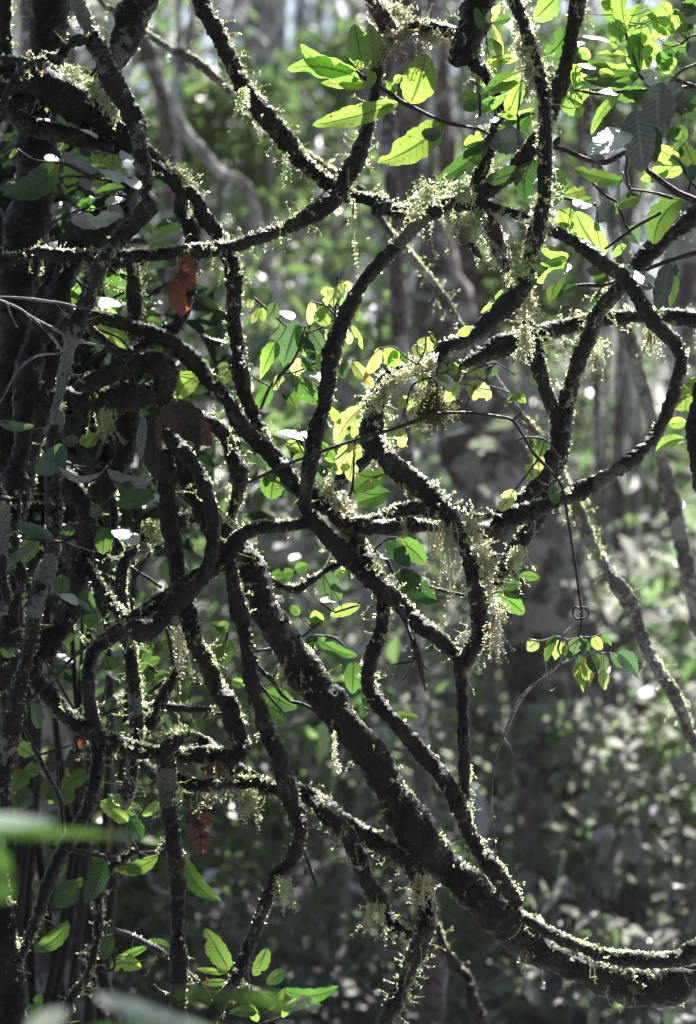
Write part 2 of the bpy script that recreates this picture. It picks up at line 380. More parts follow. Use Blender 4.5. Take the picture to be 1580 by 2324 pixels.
LI = 'liana'
VINES = [
 ('Thick mossy main liana slanting from the middle left to the sagging lower right corner', 'bark', 1.5, 6, 0,
  '01 1120,1150,60 02 1150,120,65 1230,330,75 1340,560,85 1480,830,95 12 130,1080,95 230,1380,103 13 380,200,105 525,420,106 660,600,102 810,800,97 960,990,95 1085,1200,105 14 1215,20,125 1330,180,130 1460,340,125 24 60,470,112 200,600,115 330,750,120 480,870,118 650,960,108 850,1045,105 1050,1110,112 1250,1150,130 1400,1140,125 1520,1060,110 1620,980,100', {'even': .8, 'hair': .5}),
 ('Moss-topped stem lying along the sagging main liana at the lower right', 'bark', 1.6, -7, -7,
  '24 380,640,20 450,700,30 640,810,40 800,880,42 950,930,44 1150,960,50 1350,965,50 1500,935,55 1620,870,60', {'hair': .5}),
 ('Long liana from the dark left trunk that kinks and runs down beside the main liana', 'bark', 1.1, 4, -6,
  '01 540,770,45 640,765,50 780,790,52 930,840,50 1080,890,52 1200,960,58 1330,1080,55 1440,1210,50 1560,1340,50 12 20,40,60 130,180,55 250,290,58 360,420,58 430,520,58 560,600,60 640,650,60 740,740,62 820,850,60 890,960,55 950,1070,50 1010,1200,50 1030,1330,50 13 1010,140,48 955,280,50 930,400,52 935,490,52 1010,620,54 1120,740,54 1240,880,54 1380,1030,54 1480,1170,54 1560,1330,52 24 30,90,52 110,220,52 200,340,58 300,480,60 360,580,50', {}),
 ('Outer of two arching lianas left of centre, hanging behind the horizontal one', 'bark', 1.3, 8, 8,
  '00 940,960,30 1010,1030,38 1110,1130,40 1230,1240,45 1350,1370,50 01 1370,60,50 1480,200,50 1550,320,50 11 15,500,55 15,800,52 50,1000,52 60,1150,55 90,1300,55 12 130,0,55 180,120,50 235,210,35', {'hair': 1.6}),
 ('Smooth inner arching liana with a dead orange leaf stuck to it', 'bark_wet', 0.25, 3, 10,
  '00 60,700,80 150,830,75 300,880,68 450,920,65 650,985,60 820,1030,48 1000,1105,45 1120,1185,50 1220,1290,55 01 1240,30,52 1300,170,52 1310,300,50 1300,450,50 1285,600,50 1260,720,46 1190,830,50 1080,900,55 950,960,60 870,1060,50 820,1180,40', {'hair': .5}),
 ('Grey lichened stem from the top left edge that bends back down over the black trunks', 'bark_lichen', 0.35, -6, -8,
  '00 510,-30,50 600,170,52 680,350,62 770,550,62 850,700,62 930,830,62 950,960,55 970,1130,55 1000,1260,52 1020,1350,50 01 1020,10,58 960,80,55 850,200,55 760,290,50 680,420,55 620,580,55 560,720,50 500,880,50 460,1020,42 430,1180,40 400,1330,40 02 390,60,45 370,250,55 365,450,60 370,650,60 370,800,55 350,1000,50 300,1130,60 260,1290,60 03 230,50,50 200,200,50 160,400,55 110,580,55 80,800,60 40,980,55 20,1150,45 -10,1390,40', {'pale': [(155, 20, 45, .3), (193, 50, 30, .28), (160, 800, 30, .25), (135, 925, 40, .22), (108, 1290, 34, .35), (90, 1370, 30, .1)]}),
 ('Horizontal liana crossing the left half and rising to the moss tangle at top centre', 'bark_wet', .9, -3, 0,
  '01 -20,385,40 100,370,40 250,330,40 400,340,45 600,360,48 800,360,45 1000,345,43 1200,330,45 1400,310,45 1560,290,45 11 60,270,42 200,215,45 350,160,45 480,100,50 600,30,52 10 700,1340,58 780,1200,66 850,1080,62 900,950,58 940,800,48 970,650,42 985,500,48 1000,400,52 1040,310,50 1130,240,60 1250,190,50 1380,190,45 1490,225,48 1560,290,40', {'hang': 1.3}),
 ('Knobbly liana dropping from the top left of centre and swinging up again at right', 'bark', .9, 4, 2,
  '00 1350,-60,50 1440,150,55 1530,330,58 10 0,440,52 80,600,55 190,740,62 310,880,60 420,1030,58 530,1150,52 650,1250,48 760,1330,50 880,1350,42 1050,1390,45 11 980,30,42 1200,40,45 1400,20,55 20 0,1365,60 150,1300,55 300,1180,55 420,1050,55 500,950,52 560,850,45 620,700,48 660,560,58 700,400,58 745,200,55 775,0,55 785,-60,55', {'hair': 1.5, 'hang': 1.1}),
 ('Heavily mossed liana from the top right through the S-bend to the fork', 'bark_wet', 1.6, -8, -2,
  '20 320,-60,42 390,130,45 450,320,50 500,480,48 540,650,45 550,800,45 550,1000,45 550,1200,45 540,1390,45 21 490,200,55 440,360,60 400,520,68 330,640,75 200,760,72 100,860,62 -20,930,58 11 1480,960,55 1380,1050,55 1230,1110,55 1080,1180,58 1000,1290,65 970,1390,68 12 960,200,75 1040,320,68 1150,430,68 1280,520,68 1400,620,78 1500,760,68 1560,900,65 22 20,960,65 60,1100,60 90,1250,65 100,1380,60 23 100,180,62 40,270,60 13 1575,335,46 1530,360,30', {'hair': 2.2, 'hang': 1.2, 'mossmat': 'moss_gold', 'even': .55}),
  ('Slim upright stem standing below the fork', 'bark', .9, -3, -3,
  '13 1535,290,30 1550,360,44 1560,460,42 1570,600,40 1580,900,42 1580,1150,42 1575,1330,38 1570,1420,28', {'hair': .8}),
 ('Bare liana with a pale green lichen band curving down to the fork', 'bark', .7, -5, -2,
  '11 1400,25,50 1260,140,52 1130,280,50 1000,400,50 880,550,52 790,700,52 730,850,52 680,1000,52 650,1200,50 620,1390,50 12 590,100,58 550,280,58 520,450,56 500,620,52 530,740,50 620,830,55 740,950,60 850,1050,62 960,1150,62 1060,1250,55 1170,1340,55 13 1240,40,55 1350,120,52 1450,200,50 1540,310,45', {'pale': [(925, 527, 42, .5), (958, 500, 22, .3)]}),
 ('Wet mossy elbow left of the centre running on down as a slender stem', 'bark_wet', 1.1, -2, -6,
  '12 510,775,42 380,790,42 200,805,42 90,835,46 20,910,52 02 1560,1000,50 1450,1090,45 1300,1160,45 1180,1250,50 1050,1340,60 03 930,30,62 820,110,60 700,190,52 620,290,48 600,500,45 630,700,45 660,850,48 660,1050,45 620,1250,50 560,1390,50 04 440,200,50 340,400,45 280,580,45 220,750,45 160,890,38 120,1010,30', {'hair': .7}),
 ('Dark liana bowing right below the big brown leaves into the twisted lump', 'bark_wet', 0.45, -5, -9,
  '02 1130,150,60 1190,240,60 1300,350,55 1390,520,55 1445,750,52 1440,950,50 1385,1120,46 1260,1270,50 1130,1370,60 03 1030,90,62 950,110,60 860,70,40', {'hair': .7}),
 ('Large smooth liana arc on the right from the moss junction round to the lower fork', 'bark_wet', .5, 0, -2,
  '21 20,-20,52 200,20,36 400,80,35 560,150,40 700,220,42 830,300,50 950,400,48 1080,490,48 1180,620,50 1250,750,50 1340,850,48 1440,940,50 1480,1050,50 1450,1200,48 1400,1370,45 22 1310,160,48 1200,290,45 1080,390,45 930,480,45 760,570,48 620,630,48 480,680,60 330,740,58 180,800,48 80,820,40 12 1560,800,38 1400,800,42 1200,790,45 1000,800,45 850,800,45 740,770,40', {'hair': .8, 'pale': [(1390, 1090, 42, .34)]}),
 ('Short moss-crusted liana rising right from the centre crossing to the S-bend', 'bark', 1.8, -1, -1,
  '12 800,770,40 880,775,44 960,765,44 1060,715,42 1180,675,42 1300,675,40 1400,720,34', {'hair': .6}),
 ('Rough liana slanting down from the right edge through the knot and on to lower left', 'bark', 1.0, 8, 10,
  '21 1640,-10,60 1580,60,60 1440,180,56 1300,290,55 1160,440,50 1080,540,52 980,640,56 900,750,52 850,880,50 790,1030,50 740,1200,50 700,1340,50 22 660,150,72 640,300,72 580,450,62 540,600,50 510,730,52 440,830,50 360,930,50 280,1060,50 200,1180,40 130,1270,28', {'hair': 1.1}),
 ('Mossy branch linking the right-hand knot to the lower edge of the smooth arc', 'bark', 1.5, 4, 2,
  '22 600,300,55 540,450,56 450,560,50 340,640,45 230,710,34 150,720,22 60,735,20', {}),
 ('Straight stem hanging down to the right-hand knot from the bright moss', 'bark', .8, 6, 8,
  '21 420,780,30 445,850,40 480,1000,45 520,1150,45 560,1280,45 600,1390,42 22 640,70,52 640,160,50', {'hair': 1.6}),
 ('Mossy liana running level from the right edge behind the smooth arc', 'bark', 1.4, 25, 22,
  '21 1640,800,50 1500,770,50 1350,755,50 1150,760,50 950,780,50 750,810,48 600,850,48 500,875,46 350,930,50 200,980,60 80,1045,45 -40,1110,26', {'hang': 1.4}),
 ('Thick dark stem curving in under the dead leaves and away to the lower left', 'bark_black', 0.30, 14, 22,
  '02 880,-60,75 870,150,78 855,300,80 760,480,78 600,620,76 450,770,76 300,900,76 180,1050,76 60,1200,70 -60,1330,66', {}),
 ('Heavy black liana crossing the lower left behind the lichened stem', 'bark_black', 0.30, 2, 6,
  '02 430,380,50 490,500,62 570,660,72 600,850,75 585,1000,75 530,1150,75 500,1280,75 03 430,60,82 330,200,86 200,310,80 50,420,75 -60,490,70', {}),
 ('Thin black stem joining the heavy liana to the twisted lump', 'bark_black', .7, 3, -4,
  '02 610,1060,38 650,1150,38 700,1250,42 780,1340,42 03 860,30,36', {}),
 ('Rough upright below the dead leaves that ends in a hairpin fold at lower left centre', 'bark', .8, -1, -3,
  '02 1110,280,55 1125,400,60 1140,500,60 1150,700,60 1180,900,60 1215,1100,60 1230,1250,60 03 1290,50,60 1330,200,58 1400,330,60 1470,480,60 1550,610,65 13 0,730,62 50,840,60 70,910,50 20,970,46 03 1450,950,55 1300,955,48 1180,950,46', {'hair': 1.2}),
 ('Mossy liana sagging from the black lower-left crossing to the top of the lichened post', 'bark', .9, -1, -4,
  '03 200,400,50 280,480,55 400,620,55 520,740,55 640,820,52 760,860,52 900,915,50 1080,940,42 1150,930,36', {'hair': 1.4}),
 ('Lichen-topped upright post standing out of the blurred leaves at the lower left', 'bark', .6, -9, -9,
  '03 1330,850,34 1250,835,45 1180,865,50 1135,940,55 1135,1060,60 1135,1200,60 1160,1390,55 04 1190,250,55 1205,400,56 1210,700,52 1215,950,55 1215,1250,55 1220,1420,55', {'pale': [(380, 1790, 44, .35)], 'hair': 1.2}),
 ('Pair of stems leaving the hairpin fold and running down right, ending at the bottom edge', 'bark_wet', 1.1, 2, 0,
  '03 1280,810,30 1400,870,38 1490,950,44 1560,1010,50 13 100,1110,58 220,1170,60 350,1190,60 450,1215,62 560,1265,66 640,1330,66 14 720,10,60 820,60,60 960,150,60 1100,230,56 1230,350,56 1300,480,60 1330,600,62 1310,740,62 1260,900,60 1190,1070,60 1110,1240,60 1040,1390,60', {'hang': 1.5}),
 ('Green-grey stem splitting off the lower liana and hanging in mossy tatters', 'bark', 1.5, -6, -6,
  '13 560,1260,40 620,1350,50 14 740,60,56 800,140,55 850,260,50 900,390,50 970,510,50 1030,620,50 1100,720,50 1210,800,36', {'hang': 3., 'hair': 1.4}),
 ('Slender liana hugging the left side of the main liana then swinging down left', 'bark', 1.0, -7, -10,
  '12 0,1040,36 10,1200,50 50,1390,50 13 80,30,45 100,200,50 130,450,52 180,620,52 240,800,58 310,950,60 350,1100,60 400,1250,62 450,1380,60 14 465,80,46 450,160,45 410,290,50 320,370,50 260,500,48 200,650,48 130,830,48 60,1000,45 20,1100,42 04 1500,1250,50 1430,1400,45', {'hang': 1.2}),
 ('Grey stem arching over at mid left and standing straight behind the slender stem', 'bark_lichen', 1.1, 10, 12,
  '02 1390,710,42 1250,760,45 1050,830,45 930,920,42 850,1030,42 820,1180,42 830,1390,42 03 870,150,50 900,400,50 920,600,50 930,800,50 910,1000,45 870,1200,45 850,1310,36', {'pale': [(300, 1600, 30, .2)]}),
 ('Mossy fork branching between the upright stems behind the hairpin fold', 'bark', .9, 24, 20,
  '03 1220,330,28 1150,480,40 1080,620,48 1010,780,38 950,870,24', {'hang': 2.}),
 ('Mossy side branch lying level behind the hairpin fold', 'bark', .9, 26, 22,
  '03 950,640,30 1100,630,34 1250,640,28 1450,655,22 1560,700,18', {'hang': 2.}),
 ('Thick branch between the bark uprights at mid left ending at the grey arch', 'bark', .8, 16, 14,
  '02 1180,760,40 1300,730,42 1400,700,42 1480,660,36', {'hang': 1.5}),
 ('Mossy twisted branch hooked round in a loop above the dead brown leaves', 'bark', 1.0, -2, 8,
  '01 520,1240,40 620,1210,56 740,1170,62 860,1110,68 1000,1070,74 1090,1090,78 1130,1170,76 1100,1250,72 980,1300,78 800,1330,86 600,1340,88 400,1330,80 250,1390,70', {'mossmat': 'moss_deep', 'hair': .8}),
 ('Dark liana down the far left between the trunks, furred with pale moss', 'bark_black', 0.40, 10, 4,
  '01 850,-90,110 800,0,130 680,120,150 540,260,130 460,420,90 400,600,80 330,780,85 230,980,80 190,1200,80 02 160,20,76 150,250,70 110,450,66 80,700,60 90,950,50 150,1150,40', {}),
 ('Short upright under the horizontal liana with hooked moss along its right side', 'bark_black', 1.1, 9, 9,
  '01 890,330,45 905,450,46 915,600,48 925,740,48 930,860,40', {'hair': 2.2}),
 ('Stem dropping behind the long kinked liana with one hollow side', 'bark', .8, 14, 15,
  '02 1380,60,36 1470,110,42 1540,190,45 12 10,330,48 50,420,54 45,540,50 10,680,32 -20,790,20', {'hair': 1.3}),
 ('Moss-furred stem cut by the right edge above the pale far trunk', 'bark', 1.4, -12, -12,
  '21 1640,1180,30 22 1590,-40,50 1565,80,58 1560,200,56 1580,330,50 1600,450,40 1640,600,30', {'hair': 1.6, 'hang': 1.4}),
 ('Black upright trunk piece hanging in from the top edge right of centre', 'bark_black', .9, 5, 8,
  '20 110,-60,100 90,60,105 60,200,105 10,320,95 -60,410,60', {'hair': .8}),
 ('Dark mossy stem winding down from the hanging black trunk to the junction', 'bark_black', 1.4, 9, 6,
  '20 30,330,50 80,430,44 150,520,42 220,640,42 240,760,42 215,880,42 170,1010,46 120,1160,46 70,1290,42 30,1370,34', {'hair': 1.2}),
 ('Reddish mossy stub coming down from the top edge into the moss tangle', 'bark_red', 1.5, 2, 0,
  '10 930,-60,56 1000,80,62 1060,180,56 1100,260,44', {'hair': 1.5, 'mossmat': 'moss_gold'}),
 ('Bright moss-wrapped stem hanging from the junction to the big loop', 'bark_red', 2.4, -2, -1,
  '21 130,60,34 190,160,42 240,280,44 285,410,44 320,520,44 370,600,36', {'hair': 2., 'mossmat': 'moss_gold'}),
 ('Dark half-hidden branch behind the lime leaves right of the centre', 'bark_black', .5, 30, 30,
  '12 960,270,40 880,340,50 780,430,48 710,520,38 660,600,20', {}),
 ('Forked twig-like branch with a wet top left of the main crossing', 'bark_wet', .8, 10, 6,
  '12 240,1140,22 290,1180,26 370,1210,28 450,1220,28 540,1160,26 640,1090,26 760,1035,24', {'hang': 1.4}),
 ('Curved mossy branch running right from the lichened post to the lower liana', 'bark', 1.6, -5, 0,
  '03 1180,1080,28 1230,1120,36 1330,1160,46 1450,1160,44 1560,1150,40 13 60,1145,40 180,1140,34', {'hair': 1.4, 'hang': 2.}),
 ('Short dark spur between the grey upright and the lichened post', 'bark_black', .8, 8, 0,
  '03 950,980,34 1010,1040,40 1080,1110,40 1140,1180,30', {}),
 ('Blurred slim pole with lichen patches running down the right side', 'pole', .0, 130, 170,
  '20 770,260,42 830,680,42 870,1000,42 21 1000,60,40 1060,400,40 1100,700,40 1140,950,42 1200,1200,42 1260,1390,42 22 1330,270,40 1370,430,46 1420,650,50 1470,850,50 1520,1100,50 1580,1350,50 23 1640,160,50', {}),
 ('Long thin pole slanting from the top left to the mossy lower right, out of focus', 'pole', .9, 95, 60,
  '00 660,-30,18 780,70,20 990,220,22 1150,330,25 1250,370,28 1400,470,28 1530,590,27 10 150,790,22 480,1030,20 750,1210,20 900,1310,22 11 1050,150,24 1200,330,28 1380,560,30 1520,770,28 21 150,1100,26 280,1290,26 22 400,60,28 500,180,30 680,480,36 770,670,40 850,870,38 950,1050,40 1050,1200,46 1130,1320,48 23 1230,200,40 1330,390,40 1420,530,44 1500,700,40 1600,900,40', {}),
 ('Ragged mossy stem leaning at the bottom centre behind the dark lianas', 'bark', .8, 90, 90,
  '14 1400,720,16 1440,880,30 1520,1000,40 24 20,1080,44 60,1250,46 110,1400,46', {}),
 ('Thin dark upright between the black stems at the mid left', 'bark_black', .5, 20, 20,
  '02 730,560,26 770,640,30 780,800,30 810,920,26 850,1010,20', {}),
 ('Pale lichened stem down the left edge beside the black trunk', 'bark_lichen', .6, -14, -14,
  '02 40,600,30 30,750,40 25,950,38 15,1150,34 0,1395,34', {'pale': [(10, 1200, 60, .2)]}),
 ('Broken bare twig hanging down just right of the fork stem', 'twig', .15, -8, -8,
  '12 1150,1340,30 13 1190,60,20 1240,200,20 1280,350,18 1318,512,12', {'hair': .5}),
 ('Shrub-like stem rising behind the blurred leaves at the bottom left', 'bark', .8, 30, 30,
  '04 920,215,20 790,310,30 690,400,38 665,560,38 670,720,38 640,920,30 590,1080,30 500,1200,30 430,1330,28 400,1420,28', {}),
 ('Thin arm reaching right from the shrub-like stem at the bottom left', 'twig', .4, 30, 0,
  '04 680,735,20 850,780,20 1000,850,20 1160,950,18 1350,1110,12', {}),
]
for lab, mat, dens, d0, d1, path, kw in VINES:
    nm = 'twig' if mat == 'twig' else 'liana'
    kw = dict(kw)
    stem(nm, lab, 'twig' if nm == 'twig' else 'vine', path, d0, d1, mat, dens, **kw)

# ---------------------------------------------------------------- near trunks on the left
def trunk_thing(label, path, d, mat='bark_black', dens=.5, **kw):
    pts = parse(path)
    o, R = stem('tree', label, 'tree', path, d, d, mat, dens, **kw)
    return o, R
TR = [
 ('Thick black trunk standing at the upper left and leaning down to the left edge', '00 350,-60,130 335,200,125 320,450,122 290,750,122 260,1000,130 235,1300,130 01 175,250,122 130,500,118 100,800,112 80,1100,108 02 60,100,105 50,500,95 20,900,85 -20,1300,80', 18, 'bark_black', 0.35, {'hair': 1.2}),
 ('Dark trunk cut off by the top left corner', '00 20,-60,56 25,200,52 30,390,52 20,560,50 -40,700,50', 12, 'bark_black', .6, {}),
 ('Leaning lichen-spotted trunk at the top left behind the grey stem', '00 990,-90,122 950,0,122 890,150,112 840,320,100 740,470,84 640,580,66', 14, 'bark_lichen', .5, {}),
 ('Broad black trunk half hidden behind the left-hand lianas', '01 400,300,110 370,480,130 340,680,150 310,880,165 260,1100,175 200,1300,170 02 170,50,165 150,250,150 120,500,120 100,750,100 80,1000,95 70,1300,95 03 60,200,95', 32, 'bark_black', .5, {}),
 ('Huge black mossy limb crossing the upper left from the edge', '00 -60,520,150 60,560,155 250,570,150 450,650,150 600,740,138 740,850,118 850,940,90 940,1010,50', 6, 'bark_black', 1.0, {'hair': .9}),
 ('Black fissured trunk with a moss-lit edge in the bottom left corner', '04 -60,350,60 -10,550,66 30,800,84 50,1000,92 70,1200,98 90,1420,100', -6, 'bark_black', 1.8, {'hair': .7}),
]
for lab, path, d, mat, dens, kw in TR:
    trunk_thing(lab, path, d, mat, dens, **kw)
stem('root', 'Ropy bark-covered aerial root looping over the huge black limb', 'root',
     '00 -20,410,22 200,415,20 320,390,24 420,370,26 455,310,26 540,268,26 600,262,16', -12, -6, 'bark', .5, rough=1.8)
stem('root', 'Thin root curling off the left edge over the black limb', 'root',
     '00 300,400,14 200,440,24 120,520,24 50,640,28 20,740,24 -30,840,24', -14, -14, 'bark', .3)

# ---------------------------------------------------------------- bare twigs
TW = [
 ('Pale bare twig reaching in from the left edge to the white leaf', 'twig_pale', -16, ['01 -10,625,8 200,640,9 420,670,9 540,700,8 660,710,4']),
 ('Forked pale twig fanning down right from the left edge', 'twig_pale', -18, ['01 -10,645,8 80,680,8 180,740,9 330,870,9 430,1010,8 500,1180,5', '01 180,740,6 350,835,10 560,930,9 715,960,4', '01 420,1010,6 250,1030,9 120,1130,9 40,1280,8 -10,1360,6', '01 50,670,6 80,760,5 120,835,4']),
 ('Very long thin twig wandering from the centre to the curled tendril on the right', 'twig', -14, ['12 110,495,10 380,370,11 650,270,12 860,200,12 1100,130,12 1300,60,13 1420,25,13 1580,20,12 22 100,28,11 220,45,11 330,72,11 400,170,10 470,290,11 600,430,10 670,540,10 710,760,9 760,1080,8 790,1300,8 800,1370,8 23 800,60,7 780,150,6',
   '22 330,72,8 390,20,6', '22 350,210,7 420,190,7 540,200,7 630,290,6', '22 500,340,6 430,440,5 350,550,4', '22 800,1370,7 760,1340,7 740,1390,7 23 770,30,7 830,20,7 22 850,1380,7 820,1345,6 780,1350,5']),
 ('Fine arching twig dropping from the tendril to the bottom right undergrowth', 'twig_pale', -12, ['23 790,-20,6 740,70,8 670,150,8 640,230,8 660,320,7 540,430,8 420,530,11 350,640,12 270,830,10 220,950,8 195,1100,7 188,1390,6 24 200,60,6 215,280,4', '23 640,340,7 720,310,7 800,250,6 880,260,5 990,262,5', '23 270,840,6 310,900,5 335,960,4', '23 555,330,5 560,430,5 590,520,5 630,490,4']),
 ('Leafless knotted twigs sticking out from the hanging broken twig', 'twig', -10, ['13 1250,310,9 1200,325,9 1160,330,9 1090,342,5', '13 1240,280,7 1210,380,6 1180,430,5 1140,465,4', '13 1225,110,8 1270,240,8 1300,340,7 1330,380,4', '13 1200,290,8 1240,300,8']),
 ('Dark crooked twig in the gap left of the main liana', 'twig', 12, ['13 150,320,13 210,390,15 280,450,16 330,530,13 400,590,11 480,610,11 600,670,8', '13 160,430,9 220,510,10 290,600,9 390,695,6', '13 280,430,7 330,345,6', '13 160,250,13 210,240,11 270,230,9']),
 ('Straight dark twig leaning at the lower left behind the lichened stem', 'twig', 20, ['03 130,720,12 190,820,14 240,920,16 330,1100,18 410,1260,16 04 430,100,8']),
 ('Thin fallen twig lying across the black crossing at lower left', 'twig', -10, ['03 720,140,10 600,210,11 490,300,12 350,450,13 180,600,12 100,680,8']),
 ('Small forked branch behind the blurred leaf at bottom left', 'twig', 28, ['04 330,190,10 500,215,16 650,245,18 790,275,18', '04 650,240,8 750,235,8 880,200,8', '04 930,230,8 1020,225,7 1115,205,6']),
 ('Short straight dead twig poking down at the bottom centre', 'twig', 15, ['14 480,190,10 530,320,12 560,400,13 578,465,12']),
 ('Dark twig behind the leaves near the bottom right edge of the left stems', 'twig', 25, ['04 1280,1020,12 1340,1090,14 1420,1200,12 1450,1260,10']),
 ('Angled thin twigs between the dark lianas at mid left', 'twig', 28, ['02 700,980,10 860,1060,12 1000,1140,12 1100,1210,10', '02 1060,920,9 960,1080,9 870,1240,9', '02 1050,600,11 960,530,11 880,510,9', '02 480,370,7 580,420,8 690,445,7', '02 470,370,6 560,390,6 680,390,5', '02 0,90,9 40,130,9 70,210,9 60,300,9 0,360,8', '02 60,200,7 130,240,6', '02 110,240,6 160,120,6 200,100,4']),
 ('Wet forked twig beside the kinked liana at the left', 'twig', 2, ['01 610,840,26 680,900,32 750,970,34 860,1020,30', '01 640,1020,10 720,990,12 790,975,12 860,1005,10', '01 500,1160,8 560,1160,7 610,1135,5']),
 ('Thin stem among the dark undergrowth twigs at the lower left', 'twig', 26, ['03 1130,90,12 1160,200,14 1180,370,12', '03 400,1000,10 390,1100,10 400,1300,10', '03 980,560,14 1060,500,14 1140,440,12', '03 680,690,12 760,655,12 820,630,8', '03 100,1010,8 250,960,9 420,910,9 500,880,6']),
]
def multi_twig(name, label, cat, mat, d, paths, group=None, rough=.7):
    parts = []; o_ = None
    for i, p in enumerate(paths):
        pts = parse(p); rows = []
        for k, q in enumerate(pts):
            dep = d/100.+.006*math.sin(k*2.1+i); w = at(q[0], q[1], dep); rows.append([*w, q[2]*K*(DIST+dep)])
        R = catmull(np.array(rows), .006)
        if o_ is None: o_ = R[0, :3]
        parts.append(tube(R, 8, rough, seed=len(label)+i))
    if len(parts) == 1: return tag(link(name, *parts[0], M[mat], None, o_), label, cat, group)
    root = tag(empty(name, o_), label, cat, group)
    for V, F in parts: link('stem', V, F, M[mat], root, o_)
    return root
for lab, mat, d, paths in TW:
    multi_twig('twig', lab, 'twig', mat, d, paths)

# ---------------------------------------------------------------- leaves
CAM = np.array([0, 0, CAMZ])
def leaf_mesh(base, tip, width, roll=0., sag=.06, bend=0., bite=0, fold=.25, seed=0, wavy=.012, shape=0, gloss=False):
    """blade from base to tip; returns verts, quads, uv"""
    rng = np.random.default_rng(seed)
    ax = tip-base; L = np.linalg.norm(ax); a = ax/L
    toc = unit(CAM-(base+tip)/2)
    if gloss:                                   # blade lying so that it mirrors the sun towards the path
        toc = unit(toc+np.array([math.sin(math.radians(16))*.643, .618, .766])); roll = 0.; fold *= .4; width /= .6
    n = toc-a*toc.dot(a); n = n/max(np.linalg.norm(n), 1e-6); s = np.cross(a, n)
    c_, s_ = math.cos(roll), math.sin(roll); n, s = n*c_+s*s_, s*c_-n*s_
    W = width*1.1/max(.35, abs(c_))
    nu, nv = 22, 4
    u = np.linspace(0, 1, nu)
    if shape == 0: prof = np.sin(np.pi*u**.92)**.58*(1-.10*u)
    elif shape == 1: prof = np.sin(np.pi*u**.62)**.9*(1-.25*u)       # broad near base, drawn-out tip
    else: prof = np.sin(np.pi*u**1.15)**.7
    prof = np.clip(prof, .02, None)/prof.max()
    prof[0] = .05; prof[-1] = .02
    V = []; UV = []
    for side_i, v in enumerate(np.linspace(-1, 1, 2*nv+1)):
        pr = prof.copy()
        if bite and v != 0:
            for b in range(bite):
                r2 = np.random.default_rng(seed*13+b); sd = 1 if r2.random() < .5 else -1; cu = .2+.65*r2.random(); w_ = .04+.07*r2.random(); dp = .3+.4*r2.random()
                if np.sign(v) == sd: pr = pr*(1-dp*np.exp(-((u-cu)/w_)**4))
        w = v*pr*W/2
        edge = 1+.06*np.sin(u*29+seed+3*v)*abs(v)+.04*np.sin(u*61+seed*2)*abs(v)
        w = w*edge
        lift = abs(w)*fold + wavy*L*4*np.sin(u*11+seed+v)*v*v*.25 - sag*L*4*(u-.5)**2+sag*L
        lat = bend*L*4*(u*(1-u))
        P = base[None]+a[None]*(u*L)[:, None]+s[None]*(w+lat)[:, None]+n[None]*lift[:, None]
        V.append(P); UV.append(np.stack([u, np.full(nu, v)], 1))
    V = np.stack(V, 1).reshape(-1, 3); UV = np.stack(UV, 1).reshape(-1, 2)
    m = 2*nv+1
    i = np.arange(nu-1)[:, None]*m; j = np.arange(m-1)[None]
    F = np.stack([i+j, i+j+1, i+m+j+1, i+m+j], -1).reshape(-1, 4)
    return V, F, UV

MATK = {'l': 'lime', 'y': 'yellow', 'g': 'green', 'd': 'dark', 's': 'silver', 'w': 'glossy', 'b': 'bluegreen', 'n': 'brown', 'o': 'orange'}
LID = [0]
def add_leaf(parent, bx, by, tx, ty, w, kind, d, opts, origin, name='leaf', prng=random):
    LID[0] += 1; k = LID[0]
    m = MATK[kind]
    dz = opts.get('z', prng.uniform(-.02, .02)); dep = d/100.+prng.uniform(-.02, .02)
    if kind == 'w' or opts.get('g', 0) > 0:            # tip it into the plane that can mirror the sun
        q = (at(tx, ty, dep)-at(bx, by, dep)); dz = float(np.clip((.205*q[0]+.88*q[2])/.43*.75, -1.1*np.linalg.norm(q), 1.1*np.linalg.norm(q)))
    b = at(bx, by, dep); t = at(tx, ty, dep+dz)
    roll = opts.get('r', prng.uniform(-.5, .5)); sag = opts.get('s', prng.uniform(.02, .07)); bend = opts.get('b', prng.uniform(-.05, .05))
    bite = opts.get('h', 1 if prng.random() < .35 else 0)
    V, F, UV = leaf_mesh(b, t, w*K*(DIST+dep), roll, sag, bend, bite, opts.get('f', prng.uniform(.1, .35)), k, shape=opts.get('p', 0), gloss=(kind == 'w' or opts.get('g', 0) > 0))
    o = link(name, V, F, M[m], parent, origin, uv=UV)
    return o, b

